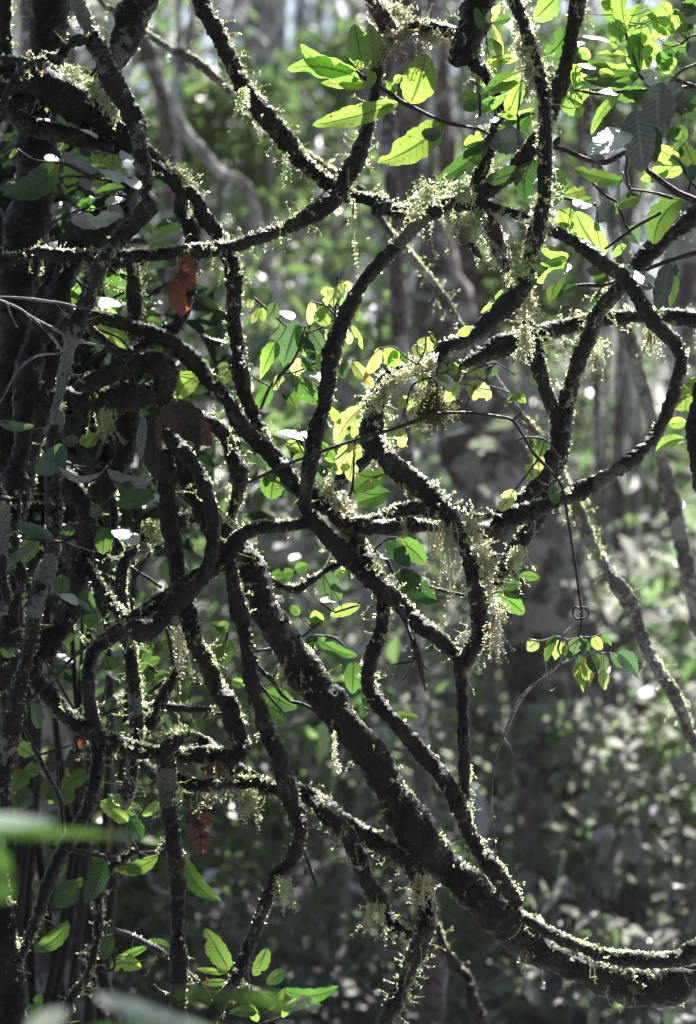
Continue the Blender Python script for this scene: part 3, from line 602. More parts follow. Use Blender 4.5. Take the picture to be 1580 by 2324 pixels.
def leafy(label, d, stems, leaves, mat='twig', name='leafy_branch', cat='branch', group=None, petiole=90):
    """stems: list of path strings; leaves: 'CR bx,by>tx,ty,w,kind[,opt=val]' tokens"""
    SO = []; S = []; own = []; o_ = None
    for i, p in enumerate(stems):
        pts = parse(p); rows = []
        for k, q in enumerate(pts):
            dep = d/100.+.005*math.sin(k*2.3+i); w = at(q[0], q[1], dep); rows.append([*w, q[2]*K*(DIST+dep)])
        R = catmull(np.array(rows), .007); S.append(R[:, :3]); own += [i]*len(R); SO.append([tube(R, 8, .6, seed=i+len(label))])
        if o_ is None: o_ = R[0, :3].copy()
    S = np.vstack(S)
    root = empty(name, o_); tag(root, label, cat, group)
    ox = oy = 0; kinds = []
    for t in leaves.split():
        if '>' not in t: ox, oy = OX[int(t[0])], OY[int(t[1])]; continue
        f = t.replace('>', ',').split(',')
        x0, y0, x1, y1, w = [float(a) for a in f[:5]]; kind = f[5]; opts = {}
        for e in f[6:]: a, b = e.split('='); opts[a] = float(b)
        if 'h' in opts: opts['h'] = int(opts['h'])
        if 'p' in opts: opts['p'] = int(opts['p'])
        lf, b = add_leaf(root, ox+x0/3, oy+y0/3, ox+x1/3, oy+y1/3, w/3, kind, d, opts, o_)
        j = np.argmin(np.linalg.norm(S-b, axis=1)); dist = np.linalg.norm(S[j]-b)
        if dist > .002 and dist < petiole*3*UNIT:
            mid = (b+S[j])/2+np.array([0, 0, -.12*dist]); R = catmull(np.array([[*S[j], .0013], [*mid, .0010], [*b, .0009]]), .006)
            SO[own[j]].append(tube(R, 6, .3))
    for q in SO:
        V, F = join(q); link('stem', V, F, M[mat], root, o_)
    return root

leafy('Spray of long lime leaves beside the upright branch at top centre', -6,
 ['10 840,480,12 930,550,14 1050,620,16 1150,690,16 1250,740,13 1350,790,13 1480,840,14 1580,860,11 20 100,880,10 190,920,9', '10 1150,690,7 1215,710,6'],
 '10 870,540>375,470,135,l,b=.09,h=1,r=.1 845,480>465,300,110,l,b=-.14,h=1 885,475>830,165,155,l,r=.2 945,470>930,160,110,l,r=.5,b=.06 930,590>600,565,62,l 925,580>730,560,70,l 1130,700>550,850,130,l,b=-.05,r=.35 1130,705>1000,740,50,g '
 '1215,705>1320,365,215,l,h=0,r=0,p=0 1110,645>1060,545,70,l 1440,822>990,1110,190,l,b=-.10,r=.25 1420,920>1290,900,85,d 950,480>935,600,60,l 1160,520>1100,560,50,l')
leafy('Small-leaved upright sprig below the hanging black trunk', -4,
 ['20 110,790,10 108,720,10 105,640,9 100,570,6'],
 '20 100,690>-20,640,80,l,b=.08 100,700>-10,740,80,g 120,700>218,665,45,g 105,600>100,515,38,l 140,640>80,560,40,d', petiole=60)
leafy('Pale young sprig growing beside the hanging black trunk at the top', 0,
 ['20 150,240,10 140,170,9 130,60,7'],
 '20 130,210>75,50,60,g,h=0 150,150>245,30,65,y,h=0 190,170>245,480,60,y 160,260>270,330,60,d,r=.9 200,150>320,120,55,g 150,420>330,380,70,l 180,440>400,390,60,y')
leafy('Green long-leaved cluster between the junction and the mossed vine at upper right', 2,
 ['20 365,920,10 370,820,10 362,780,9', '20 200,930,10 160,960,9 150,1060,8'],
 '20 390,500>140,650,105,g,r=.3 395,510>180,625,70,l 400,560>305,810,110,l,b=.05 480,740>212,780,50,l,b=-.1 362,825>205,880,48,g 475,760>365,905,90,g 170,960>-195,1240,115,g,b=-.08,r=.5 '
 '410,950>180,970,170,s,h=0,r=.3 230,800>-10,850,75,w,r=.2,h=0 165,970>0,1060,90,g 390,1150>145,1230,110,d 470,1075>430,1385,130,d,b=.12,h=0 585,1110>620,1400,115,d,b=-.1,h=0 390,890>450,960,40,d 100,770>290,640,60,l 0,990>150,890,70,l')
leafy('Dense crown of sunlit lime leaves filling the top right corner', 4,
 ['20 1280,610,14 1200,510,13 1150,380,11 1100,220,9 1080,100,7', '20 1600,590,16 1450,600,15 1280,610,14', '20 740,605,11 850,630,11 950,640,10 1100,620,9 1280,610,9', '20 1440,520,9 1500,470,9 1600,430,9', '20 1480,300,8 1540,250,8 1620,230,8'],
 '20 640,-30>475,140,150,l,h=0 560,385>725,180,150,g,r=.2 740,590>680,440,110,l 870,590>735,495,100,l 690,640>800,800,140,l,h=1 760,440>900,470,40,w 1095,205>950,-30,125,l,h=2 1100,195>1075,-40,110,l 1115,200>1215,20,75,l 1050,210>1020,330,80,l '
 '1100,230>985,150,95,l 1200,505>1215,160,170,l,r=.1,h=0,p=0 1200,480>1130,170,90,l 1310,115>1200,150,70,l 1160,480>840,410,80,g,b=-.1 1185,525>805,530,72,g,b=-.12 1255,615>965,585,105,g,b=-.13 1110,385>905,370,50,l 1000,285>800,250,38,w,r=.2 '
 '1180,445>750,440,42,l,z=.05 1010,600>770,610,50,w,r=.2 1050,645>920,630,60,w 1060,640>865,915,62,l,b=.06 1235,650>1080,640,90,g 1420,430>1310,370,120,g 1445,400>1360,480,70,l 1545,330>1440,320,65,g 1500,210>1430,60,100,l 1400,100>1330,20,90,l '
 '1290,130>1430,240,110,l 1480,90>1580,0,100,g 1590,110>1400,215,65,s 1610,-10>1420,90,95,s 1600,30>1470,150,70,s 1600,300>1525,380,110,s 1240,470>1270,590,70,w 1400,500>1340,420,50,l 1250,300>1330,420,90,l 1150,300>1250,240,90,l 1350,300>1450,380,90,g '
 '1300,250>1180,330,80,l 1480,240>1560,170,80,d 1380,160>1290,250,90,l 1260,60>1330,140,70,l 1000,40>930,10,60,l 800,470>640,440,60,l 860,560>780,700,70,l 920,480>1030,560,70,l 1150,650>1250,720,70,g 1340,560>1230,690,80,g 780,330>860,400,70,l 700,330>820,290,40,w')
leafy('Drooping silvery leaves on the dark branch at the upper right', -6,
 ['20 610,1000,16 680,1020,17 750,1050,17 850,1090,17 960,1105,17 1040,1070,17 1095,1035,15', '20 1250,1160,20 1350,1240,22 1450,1310,24 1580,1370,30 1660,1400,32', '20 1100,1040,8 1110,1100,9 1100,1180,10 1130,1290,8', '20 1440,540,10 1600,600,14', '20 1250,1160,14 1220,1090,10 1200,900,7'],
 '20 1330,560>1330,945,200,s,h=0,r=.1,b=.03 1425,520>1400,900,120,s,h=0,r=-.5 1170,750>1215,1170,210,s,h=0,r=.25,b=-.03 1290,860>1290,1120,110,d,h=0 1095,880>845,1060,125,w,h=0,b=-.08,r=.1 850,1060>960,1080,50,s 610,990>650,930,40,n 1580,640>1450,740,110,d 1600,760>1440,740,100,d 1480,880>1380,960,90,g '
 '1255,850>1215,900,60,l')
leafy('Lime leaf sprays at the right edge below the silvery leaves', 6,
 ['20 1640,1330,12 1540,1230,11 1470,1110,9 1400,1050,8', '20 1530,1300,10 1560,1180,9 1620,1100,9', '20 1130,1290,9 1090,1220,7 1080,1170,6', '20 870,1240,8 950,1320,9 1050,1380,9', '20 1130,1290,9 1280,1310,9 1420,1350,12', '20 640,1340,10 760,1365,10 900,1395,10'],
 '20 1080,1235>738,1140,88,g,b=-.08,h=1 1465,1095>1290,985,110,l 1495,1150>1280,1140,75,l,b=-.1 1390,1160>1200,1220,85,l 830,1290>685,1325,75,l 870,1355>760,1390,60,g 1200,1340>1035,1400,90,d 1500,975>1570,1140,110,d 1510,960>1460,850,80,g 1420,1060>1490,970,90,g 1000,1210>900,1280,50,s 1590,1130>1530,1230,90,d '
 '21 60,30>160,80,50,g 1480,-40>1290,275,165,g,b=.12,h=0,r=.3 955,350>760,45,190,l,b=-.05,h=0 745,35>600,150,110,l,b=-.08 1010,-10>900,120,110,s 1105,160>1190,270,110,b,h=0,p=1 1050,60>1010,-30,70,g 830,-20>770,20,80,w 700,160>650,30,80,l')
leafy('Backlit leaf bunch caught between the mossed vine and the smooth arc at right', 3,
 ['21 960,300,9 1070,220,12 1180,140,12 1340,55,12', '21 1240,440,14 1400,380,16 1620,315,20', '21 1020,525,12 930,550,14 850,545,12 740,550,8', '21 1130,200,9 1080,80,8 1040,0,7', '21 730,330,8 640,480,6'],
 '21 725,345>515,290,62,l,b=-.1 710,350>520,400,62,l,b=-.1 705,390>495,530,85,l 700,400>590,660,105,g,b=.05 720,400>540,580,60,w,r=.4 270,580>115,735,82,l,b=-.14 965,470>835,440,75,d 980,480>880,530,70,d 760,550>640,625,50,d 1115,270>1000,350,55,l 1400,395>1320,720,115,s,r=.5,h=0,b=-.03 1440,400>1400,700,60,d 1130,480>1320,530,90,w,h=0,r=.2 1110,430>1250,560,50,w 1150,540>1290,560,60,s '
 '930,570>830,720,30,d')
leafy('Two bright leaves poking in at the right edge behind the arc', 10,
 ['22 1640,260,10 1520,190,9 1640,90,10', '21 1700,1380,10 1640,1270,10'],
 '22 1515,85>1390,95,75,l 1500,200>1305,285,78,l,b=.08 21 1650,1270>1400,1370,190,l,b=.05,h=1,r=.2 1600,1180>1490,1240,60,l')
leafy('Drooping green and silver leaves between the two central stems', 8,
 ['11 195,1390,10 260,1240,10 340,1150,11 430,1040,8 500,830,6', '11 150,630,7 260,730,8 370,830,6', '11 700,780,5 712,600,6 722,480,5', '11 340,1145,7 430,1140,6 560,1080,6', '11 110,1150,7 260,1240,6', '11 700,780,5 620,830,6 500,880,6', '11 540,660,5 640,690,6 720,770,5'],
 '11 655,555>640,695,90,y,p=1 705,575>690,705,80,y,p=1 740,520>765,600,70,y 780,515>800,590,45,y 545,655>530,815,62,y 600,690>660,830,105,l,r=.2 615,700>585,800,60,l 740,640>770,690,60,l 865,680>850,795,42,l 815,820>890,985,40,l,b=-.08 780,860>800,950,55,y '
 '130,640>125,700,55,y 180,700>130,805,50,y 200,700>210,795,52,l 110,740>80,830,25,b 300,660>280,775,85,b 350,720>405,785,62,w 440,810>345,1105,215,b,h=0,r=.15,p=1 255,890>115,1060,62,s 300,930>190,1190,105,l,p=1 520,820>640,1010,90,b 450,1040>440,1165,85,y 340,1150>285,1260,75,y 415,1155>265,1370,88,s,h=0 '
 '255,1230>160,1385,95,g 490,1125>612,1205,80,w 440,1170>600,1360,115,g 550,1160>480,1040,60,g 735,1040>760,1185,85,b 560,960>600,1120,70,g 450,820>500,1040,60,l 600,1010>620,1160,70,y 330,1200>440,1390,90,g 480,900>560,1060,70,d 640,860>700,960,50,y')
leafy('Lime-yellow leaves hanging over the crusty top of the S-bend', -12,
 ['11 1000,980,5 1100,968,6 1190,1040,6 1260,1090,6', '11 1260,1090,6 1310,1000,5 1330,870,5 1370,880,4', '11 1570,1060,6 1430,1150,7 1240,1220,7 1180,1390,7', '21 230,1070,5 110,1180,6 30,1330,6 10,1390,5', '11 1400,1120,6 1400,1250,6 1390,1395,7', '21 0,1150,5 100,1110,5 220,1080,5 350,1160,4', '21 0,1220,5 200,1240,5 340,1290,4'],
 '11 820,1060>965,1245,75,y,b=.08 1010,970>905,1155,72,y,b=-.08 1105,975>1040,1085,100,l,p=1 1130,990>1080,1115,85,l 1310,900>1330,1015,115,y,p=1 1260,950>1260,1045,75,y 1350,865>1388,955,30,g 1380,1145>1490,1250,78,w,r=.5 1395,1150>1480,1230,50,y 1295,1150>1290,1255,65,y 1540,1210>1455,1345,90,y 1200,1310>1125,1385,75,y 1220,1325>1235,1420,80,y 1500,1070>1520,1160,70,l 1450,1080>1440,1150,45,l 1150,1010>1200,1080,50,g '
 '21 20,1215>185,1315,125,y,h=2,r=.1 85,1110>20,1155,62,y 92,1112>142,1185,45,y 360,1290>298,1340,52,l 365,1290>422,1350,65,l,p=1 180,1100>180,1170,85,b 50,830>-45,885,60,l 12 1125,110>1165,260,85,y,h=1 1200,-10>1240,30,60,y')
leafy('Torn lime leaves hanging from the long twig in the centre', 6,
 ['12 660,270,8 760,240,9 880,190,9', '12 840,220,8 830,350,7 820,530,9 790,620,10 830,730,12', '12 520,240,8 460,150,6', '12 240,440,6 330,420,6 420,380,5'],
 '12 890,-20>705,235,115,y,h=2,b=.05 660,-20>738,100,62,l 800,220>715,440,120,y,h=1 860,235>805,490,110,y,h=2 310,150>505,215,62,w,r=.3,h=0 450,150>560,210,52,w,r=.2,h=0 365,220>490,285,72,l 600,380>690,555,115,b,h=0,p=1 1060,430>825,570,125,g,b=.08 1075,560>835,640,115,g,b=-.04 290,430>265,610,150,g,r=.4 230,380>160,300,80,b 330,310>240,470,90,b '
 '600,220>700,330,70,g 480,300>420,360,60,g 620,330>720,420,60,l 880,60>820,190,60,l')
leafy('Dark broad leaves behind the fringe of golden moss right of centre', 12,
 ['12 960,960,10 1060,1030,14 1100,1110,12 1250,1180,11 1400,1222,12 1580,1265,12', '12 960,960,8 1060,880,8 1130,870,6', '22 230,1140,6 300,1130,6'],
 '12 1050,900>1210,1070,110,d,h=1 1120,880>1320,1050,130,g,b=-.06 1120,1090>1395,1320,150,d,b=.04 1245,1110>1130,1140,70,d 1000,1000>1090,1010,40,w 22 380,1130>515,1145,62,g 220,1250>410,1390,115,g,b=-.06 230,1200>390,1190,80,d 210,1260>130,1180,80,d')
leafy('Reddened ragged leaves on the long twig beside the right-hand knot', -10,
 ['22 480,240,6 520,300,7 470,380,6 380,500,5 330,560,5'],
 '22 450,200>492,265,55,g 550,205>525,320,62,g 500,270>440,485,120,y,h=2,r=.1 345,545>245,690,95,y,h=1 590,520>630,640,80,g,h=1 530,300>490,380,60,y')
leafy('Small isolated leaf cluster hanging from the tendril at right', -12,
 ['23 640,340,7 700,320,8 790,260,8 900,262,7 1000,262,6', '23 430,165,5 520,180,6 640,150,6 700,170,6 800,150,5', '23 800,150,5 880,150,5 950,120,4'],
 '23 505,180>430,245,78,y,h=1 625,140>555,320,60,g,h=0 655,175>620,310,92,l,h=0,p=1 790,150>735,280,115,b,h=0,p=1 800,160>845,260,78,d 880,145>935,240,70,l,h=0 940,118>1007,212,24,g 685,205>705,300,52,g 775,330>812,530,92,l,h=0,p=1,r=.1 835,290>855,490,78,y,p=1 800,280>790,360,60,d 935,258>925,405,110,b,h=0 860,270>905,400,85,d 950,372>960,512,68,y,h=1 1000,262>1110,365,62,b 1050,262>1190,440,110,b,h=0,p=1,b=-.05 740,260>690,300,40,g',
 mat='twig_pale')
leafy('Leaf cluster in front of the upper left black trunk with white wet leaves', -14,
 ['00 370,1100,10 480,1130,12 620,1200,10 760,1230,8 900,1210,8', '01 340,130,10 480,60,9 600,20,8', '00 400,1215,8 480,1200,9 620,1210,8', '00 640,1040,8 760,1050,8'],
 '00 400,1090>20,1330,170,d,b=-.2,h=0 300,1075>400,1085,62,w 430,1035>715,1150,85,s,b=.12,r=.3 560,1080>450,1260,125,l,h=1 630,1030>690,1090,80,l 780,1050>760,1165,125,l,h=0,r=.1 825,1080>905,1070,90,w,r=.3,h=0 700,1150>815,1250,95,w,r=.3,h=0 815,1190>945,1290,90,w,r=.2,h=0 850,1280>660,1310,72,g 640,1360>505,1380,60,g,h=0 720,1390>855,1355,50,w 10,950>95,910,42,l 115,1010>65,1080,32,l 550,880>665,940,40,w 390,980>470,1000,40,l 620,1240>520,1290,60,n 540,1220>620,1300,60,s '
 '01 480,100>830,60,110,s,r=.3 740,0>840,90,80,s 600,-10>590,45,90,l 450,30>370,60,40,g')
leafy('Big glossy dark leaves arching over the heavy black liana at mid left', -14,
 ['02 350,350,8 470,370,9 560,420,8 690,440,8', '02 420,270,8 380,360,8 500,370,6', '02 430,900,9 320,890,8 180,880,7', '02 60,90,8 20,80,8'],
 '02 450,245>245,430,150,b,h=0,b=-.12,r=.3 390,380>690,430,50,s,b=.2,r=.5 730,410>1050,460,115,s,h=0,b=.22,r=.3 -20,80>230,110,62,b,b=.08 370,885>100,775,90,b,h=0,r=.3 250,850>150,1040,112,l,h=0 245,895>-10,1085,62,b 660,180>540,225,95,l,h=1 440,230>540,190,70,d 720,800>700,985,112,g,h=0 940,920>765,820,100,w,h=0,r=.2 420,1250>530,1330,70,w,h=1 530,1300>615,1370,40,s 460,1140>375,1230,115,g,h=0 '
 '1050,560>790,650,110,g,h=0 680,650>620,730,90,d 900,500>820,590,80,g 500,790>430,850,70,d 560,1230>640,1390,90,g')
leafy('Green leaves seen through the gap between the left trunk and the kinked liana', 30,
 ['01 480,460,8 560,560,9 640,700,8', '01 640,700,8 800,620,9 900,560,8', '01 640,840,8 800,900,9 880,980,8'],
 '01 480,470>545,610,85,l 440,610>545,650,80,g 700,530>880,600,150,g 640,830>880,970,160,l 1000,780>1105,810,62,g 1100,1040>1200,1340,140,l 1350,1160>1180,1310,150,l,h=0 1340,1060>1430,1110,60,l 330,1310>400,1110,62,l 640,640>830,680,80,b 720,700>800,760,60,l 560,760>640,850,80,g 1480,1110>1560,1090,60,l 1500,1220>1560,1120,80,l 740,900>790,960,40,l')
leafy('Shade leaves crowding behind the uprights at the lower left', 34,
 ['03 300,300,9 420,500,10 520,700,10 500,900,9', '03 1000,100,9 980,300,9 1100,420,10', '03 760,400,8 700,600,9 760,760,8', '03 380,1000,9 420,1200,10 600,1300,9', '03 1560,100,9 1500,300,9'],
 '03 1160,395>980,455,62,g 1095,300>980,340,62,g 370,275>500,325,48,w 720,380>805,445,42,w 230,600>260,780,80,b 95,880>240,975,92,l 1040,190>940,420,90,g 1580,180>1490,370,100,g 600,1080>420,1190,120,g 330,1130>350,1290,110,g 740,1230>910,1370,92,l,b=.15 690,1270>840,1395,100,y 1080,1270>970,1370,62,l 810,740>860,830,80,g 480,920>530,1140,90,n 430,380>340,450,80,g 250,640>200,560,60,d 650,280>560,460,110,g '
 '720,280>760,420,90,g 780,560>700,700,90,d 420,700>340,600,90,g 300,1010>160,1090,90,g 180,1060>80,1200,120,g 200,1180>120,1320,120,d 520,1230>300,1240,100,g 860,340>820,480,80,g 1200,120>1100,200,80,d 420,190>500,130,70,l 20,210>90,290,80,l 1440,60>1540,140,100,g 1480,100>1560,60,80,l 560,20>700,60,90,g 280,120>200,60,60,l 100,1250>40,1330,80,g 1010,500>920,560,60,d')
leafy('Green leaves around the shrub-like stem behind the lichened post', 22,
 ['04 900,140,8 940,220,9', '04 1260,240,8 1215,200,7', '04 690,700,8 780,1000,9 650,1040,9', '04 560,430,8 660,500,8', '04 450,780,8 330,740,7', '04 1560,1090,9 1580,1000,8'],
 '04 880,0>960,150,105,d,h=0 870,20>760,-60,90,l 1250,240>1505,560,105,g,b=.15,h=1 1075,250>785,345,92,g,b=-.1 700,265>580,570,130,d,b=-.14 520,420>380,600,150,d 570,405>490,475,62,l 1160,880>1000,830,70,g 1000,870>790,960,52,g 750,1000>965,1010,110,l,h=1,b=-.1 470,700>230,900,110,g,b=-.1 300,440>220,480,90,d 280,1190>195,1340,82,g 1560,1030>1400,745,130,g,h=1 1550,1045>1340,1020,42,l 1545,1105>1375,1115,50,g 760,800>700,960,90,d 800,880>760,960,60,n '
 '1400,1090>1430,1110,36,o')
leafy('Low leafy sprout at the bottom edge beside the slender liana', 4,
 ['14 180,1395,10 260,1250,9 330,1160,8', '14 200,1395,9 340,1350,9 480,1290,8', '14 90,1000,7 120,1120,8 160,1250,7'],
 '14 240,880>150,1070,92,g 365,1035>235,1120,85,d 350,1160>725,1140,90,g,b=.14 340,1350>440,1220,52,l 495,1290>605,1265,52,g 170,1320>-20,1320,72,d 470,1230>545,1190,30,w 320,1240>370,1150,40,l 280,1300>220,1200,60,g 180,1380>120,1250,60,l 300,1395>430,1380,50,s')
leafy('Solitary dark leaves right of the main liana in the centre', 30,
 ['13 560,140,8 700,160,8 800,260,8', '13 590,60,9 480,150,8', '13 900,640,8 1050,690,8', '12 860,1330,8 700,1380,8'],
 '13 570,140>855,280,82,g,b=.1 830,320>820,540,112,g,h=0 600,60>560,-30,80,l 640,0>520,80,80,g 520,150>570,230,82,d 1050,700>1270,700,62,g 880,560>1040,680,90,g 210,520>440,640,130,g,h=0 210,650>355,740,80,d 0,450>90,490,62,l 930,590>890,700,70,d '
 '12 690,1140>790,1080,62,g 870,1330>670,1400,72,l 430,1090>520,1060,72,g 265,1130>445,1110,72,g 600,1300>720,1300,40,w 620,1100>740,1300,150,b 13 460,0>400,-60,60,g')
# dead leaves lodged on vines, each a thing of its own
def lone_leaf(label, s, kind, d, name='dead_leaf', cat='leaf', **opts):
    ox = oy = 0
    t = s.split(); ox, oy = OX[int(t[0][0])], OY[int(t[0][1])]; v = [float(a) for a in t[1].replace('>', ',').split(',')]
    o, b = add_leaf(None, ox+v[0]/3, oy+v[1]/3, ox+v[2]/3, oy+v[3]/3, v[4]/3, kind, d, opts, at(ox+v[0]/3, oy+v[1]/3, d/100.), name=name)
    return tag(o, label, cat)
m = leafmat('tattered_leaf', (.06, .025, .014), (.50, .09, .02), .6, .4, .5)
nt = m.node_tree; mx = [n for n in nt.nodes if n.type == 'MIX_SHADER'][0]; tr = [n for n in nt.nodes if n.type == 'BSDF_TRANSLUCENT'][0]
tc = [n for n in nt.nodes if n.type == 'TEX_COORD'][0]; sx = nd(nt, 'ShaderNodeSeparateXYZ'); nt.links.new(tc.outputs['UV'], sx.inputs[0])
ns = noise_node(nt, tc.outputs['Object'], 60, 4, .7); ad = nd(nt, 'ShaderNodeMath', operation='MULTIPLY_ADD'); nt.links.new(ns, ad.inputs[0]); ad.inputs[1].default_value = .9; nt.links.new(sx.outputs[0], ad.inputs[2])
nt.links.new(ramp(nt, ad.outputs[0], [(.80, (.02, .008, .006)), (.9, (.20, .05, .014)), (1.02, (.03, .010, .006)), (1.15, (.34, .10, .03)), (1.28, (.05, .015, .008)), (1.4, (.26, .08, .03))]), tr.inputs['Color']); M['tattered'] = m; MATK['t'] = 'tattered'
lone_leaf('Tattered dead leaf streaked orange towards its tip on the arching liana', '01 1295,320>1235,765,190', 't', -9, h=5, r=.15, f=.3, p=2)
lone_leaf('Broad dark brown dead leaf lodged against the main liana at mid left', '02 1090,-10>1445,240,210', 'n', -16, h=0, r=.2, b=-.1)
lone_leaf('Long folded brown dead leaf hanging straight down at mid left', '02 1060,20>1050,460,135', 'n', -17, h=0, r=.3, f=.6)
lone_leaf('Narrow curled grey dead leaf hanging beside the folded brown one', '02 985,50>960,340,62', 's', -18, h=0, r=.5, f=.7)
lone_leaf('Brown ragged dead leaf dangling under the mossy curved branch at lower left', '04 1345,-110>1370,245,175', 'n', 4, h=2, r=.1)
lone_leaf('Small dark red dead leaf dangling below the mossy junction', '21 30,255>120,370,45', 'n', -4, h=1)
lone_leaf('Crumpled dark dead leaf hanging behind the hairpin fold', '03 1480,960>1440,1130,170', 'n', 10, h=2)
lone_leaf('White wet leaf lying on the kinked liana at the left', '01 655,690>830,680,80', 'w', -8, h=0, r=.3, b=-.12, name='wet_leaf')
lone_leaf('Small rusty dead leaf tucked beside the upright at the lower left', '03 600,840>540,910,70', 't', 8, h=1)

# blurred leaves close to the lens
def near_plant():
    root = empty('near_plant', (-.80, 2.55, .2)); tag(root, 'Out of focus plant close to the camera with long leaves across the bottom left corner', 'plant')
    V, F = tube(catmull(np.array([[-.85, 2.55, .0, .008], [-.78, 2.55, .6, .007], [-.70, 2.55, .98, .005], [-.66, 2.55, 1.26, .003]]), .02), 8, .5)
    link('stem', V, F, M['twig'], root, root.location)
    for bx, by, tx, ty, w, kd, dz, r in [(-200, 1905, 300, 1900, 24, 'l', .1, .4), (-160, 1876, 125, 1868, 34, 'w', .0, .3), (-130, 1900, 25, 2040, 120, 'l', .0, .1),
                                      (640, 2262, 380, 2255, 24, 'l', .0, .4), (480, 2345, 215, 2255, 44, 'w', .05, .3), (60, 2370, 150, 2290, 60, 'w', 0, .2), (40, 2400, 560, 2350, 60, 'l', .05, .2), (720, 2280, 400, 2250, 26, 'l', 0, .3)]:
        dep = -2.45; b = at(bx, by, dep); t = at(tx, ty, dep+dz)
        LID[0] += 1; V, F, UV = leaf_mesh(b, t, w*K*(DIST+dep), r, .05, -.05, 0, .2, LID[0])
        link('leaf', V, F, M['green' if kd == 'l' else 'glossy'], root, root.location, uv=UV)
near_plant()

# ---------------------------------------------------------------- hanging moss curtains
def hanging(label, X, Y, length, spread, n, d, mat='moss', seed=1, clump=0.):
    rng = np.random.default_rng(seed); dep = d/100.
    P0 = at(X, Y, dep); k = K*(DIST+dep)
    P = P0+np.stack([rng.normal(0, spread*k, n), rng.normal(0, .012, n), rng.normal(0, spread*k*.25, n)], 1)
    L = length*k*(.25+.75*rng.random(n)**1.2)
    D = np.stack([rng.normal(0, .18, n), rng.normal(0, .15, n), -np.ones(n)], 1)
    V, F = strands(P, D, L, np.full(n, .0016)+.0014*rng.random(n), 9, .16, .25, .75, rng)
    if clump:
        m = int(n*60); q = P0+rng.normal(0, 1, (m, 3))*np.array([clump*k*.5, .02, clump*k*.45])+np.array([0, 0, -length*k*.45])
        V2, F2 = flakes(q, rng.normal(0, 1, (m, 3)), .004+.006*rng.random(m), rng); V, F = join([(V, F), (V2, F2)])
    tag(link('hanging_moss', V, F, M[mat], None, P0, smooth=False), label, 'moss')
for h in [
 ('Golden moss curtain hanging below the S-bend right of centre', 1012, 1185, 200, 14, 36, -6, 'moss_gold', 1),
 ('Hooked pale moss strand hanging left of the golden curtain', 920, 1175, 85, 3, 4, -6, 'moss', 2),
 ('Round wet moss ball hanging under the lime-yellow leaves', 980, 880, 110, 18, 40, 0, 'moss_brown', 3, 40),
 ('Long single moss strand hanging left of the upright at the top', 652, 345, 235, 2, 3, -4, 'moss', 5),
 ('Fine brown moss strand hanging from the central crossing', 802, 450, 200, 2, 5, -2, 'moss', 6),
 ('Yellow branched moss strand dangling under the main liana', 762, 1660, 160, 4, 4, -10, 'moss_gold', 7),
 ('Bright green moss tassel on the slender liana near the bottom', 645, 1990, 120, 9, 16, -14, 'moss', 8),
 ('Pale moss cord hanging below the mossy curved branch', 570, 1790, 120, 6, 16, -4, 'moss', 9),
 ('Twisted moss strand on the knobbly liana at upper left', 553, 200, 130, 8, 10, -4, 'moss', 10),
 ('Hanging moss beard behind the hairpin upright at the left', 413, 1420, 140, 10, 22, 4, 'moss_gold', 11),
 ('Moss tassel under the liana at the right edge', 1480, 740, 90, 9, 26, 10, 'moss', 12),
 ('Moss threads dripping from the level liana on the right', 1290, 765, 80, 26, 20, 20, 'moss', 13),
 ('Moss threads hanging below the knot of the mossy junction', 1070, 480, 110, 42, 34, -4, 'moss', 14),
 ('Brown moss fringe on the branch slanting below the right-hand fork', 1172, 1240, 110, 9, 20, 6, 'moss', 15),
 ('Moss beard dangling right beside the forked stem', 1122, 1390, 150, 5, 16, -10, 'moss_gold', 16),
 ('Moss rags hanging at the end of the green-grey stem near the bottom', 850, 2050, 90, 14, 16, -8, 'moss', 20),
 ('Thick moss tassels on the dark stem at the bottom centre', 962, 1985, 90, 9, 14, -6, 'moss_gold', 21),
 ('Hanging moss on the level liana beside the pole at right', 1350, 770, 100, 12, 22, 12, 'moss', 22),
 ('Moss beard under the hooked loop at the left', 240, 930, 90, 14, 24, -8, 'moss', 23),
 ('Glowing moss tufts beside the arching grey stem at mid left', 355, 1180, 70, 14, 30, 4, 'moss', 24),
 ]:
    hanging(*h)

def tangle(label, pts, d, n, L, spread, dirv, mat='moss_gold', seed=1):
    """matted strands thrown off a stretch of branch; pts are picture units"""
    rng = np.random.default_rng(seed); pts = np.array(pts, float); k = K*(DIST+d/100.)
    n = int(n*.5); spread *= .72; i = rng.integers(0, len(pts)-1, n); f = rng.random((n, 1)); q = pts[i]*(1-f)+pts[i+1]*f+rng.normal(0, 1, (n, 2))*spread
    P = np.array([at(x, y, d/100.) for x, y in q])+np.stack([0*f[:, 0], rng.normal(0, spread*k*.8, n), 0*f[:, 0]], 1)
    c = np.array([at(x, y, d/100.) for x, y in pts]).mean(0)
    D = np.array(dirv)*1. + rng.normal(0, .45, (n, 3)) + (P-c)*np.array([0, 0, 6.])
    V, F = strands(P, D, L*k*(.35+.9*rng.random(n)), .0016+.0013*rng.random(n), 6, .22, .06, .3, rng)
    m = n*4; j = rng.integers(0, n, m); V2, F2 = flakes(P[j]+rng.normal(0, spread*k*.6, (m, 3)), rng.normal(0, 1, (m, 3))+[.3, .3, .6], .005+.008*rng.random(m), rng)
    V, F = join([(V, F), (V2, F2)])
    return tag(link('moss_tangle', V, F, M[mat], None, P[0], smooth=False), label, 'moss')
tangle('Shaggy silver-lit moss tangle along the top centre branch', [(868, 118), (885, 85), (930, 70), (985, 92)], -3, 190, 50, 11, (.9, 0, .1), seed=31)
tangle('Spiky lit moss on the reddish stub at the top edge', [(880, 20), (915, 40)], -3, 60, 45, 9, (1., 0, .25), seed=32)
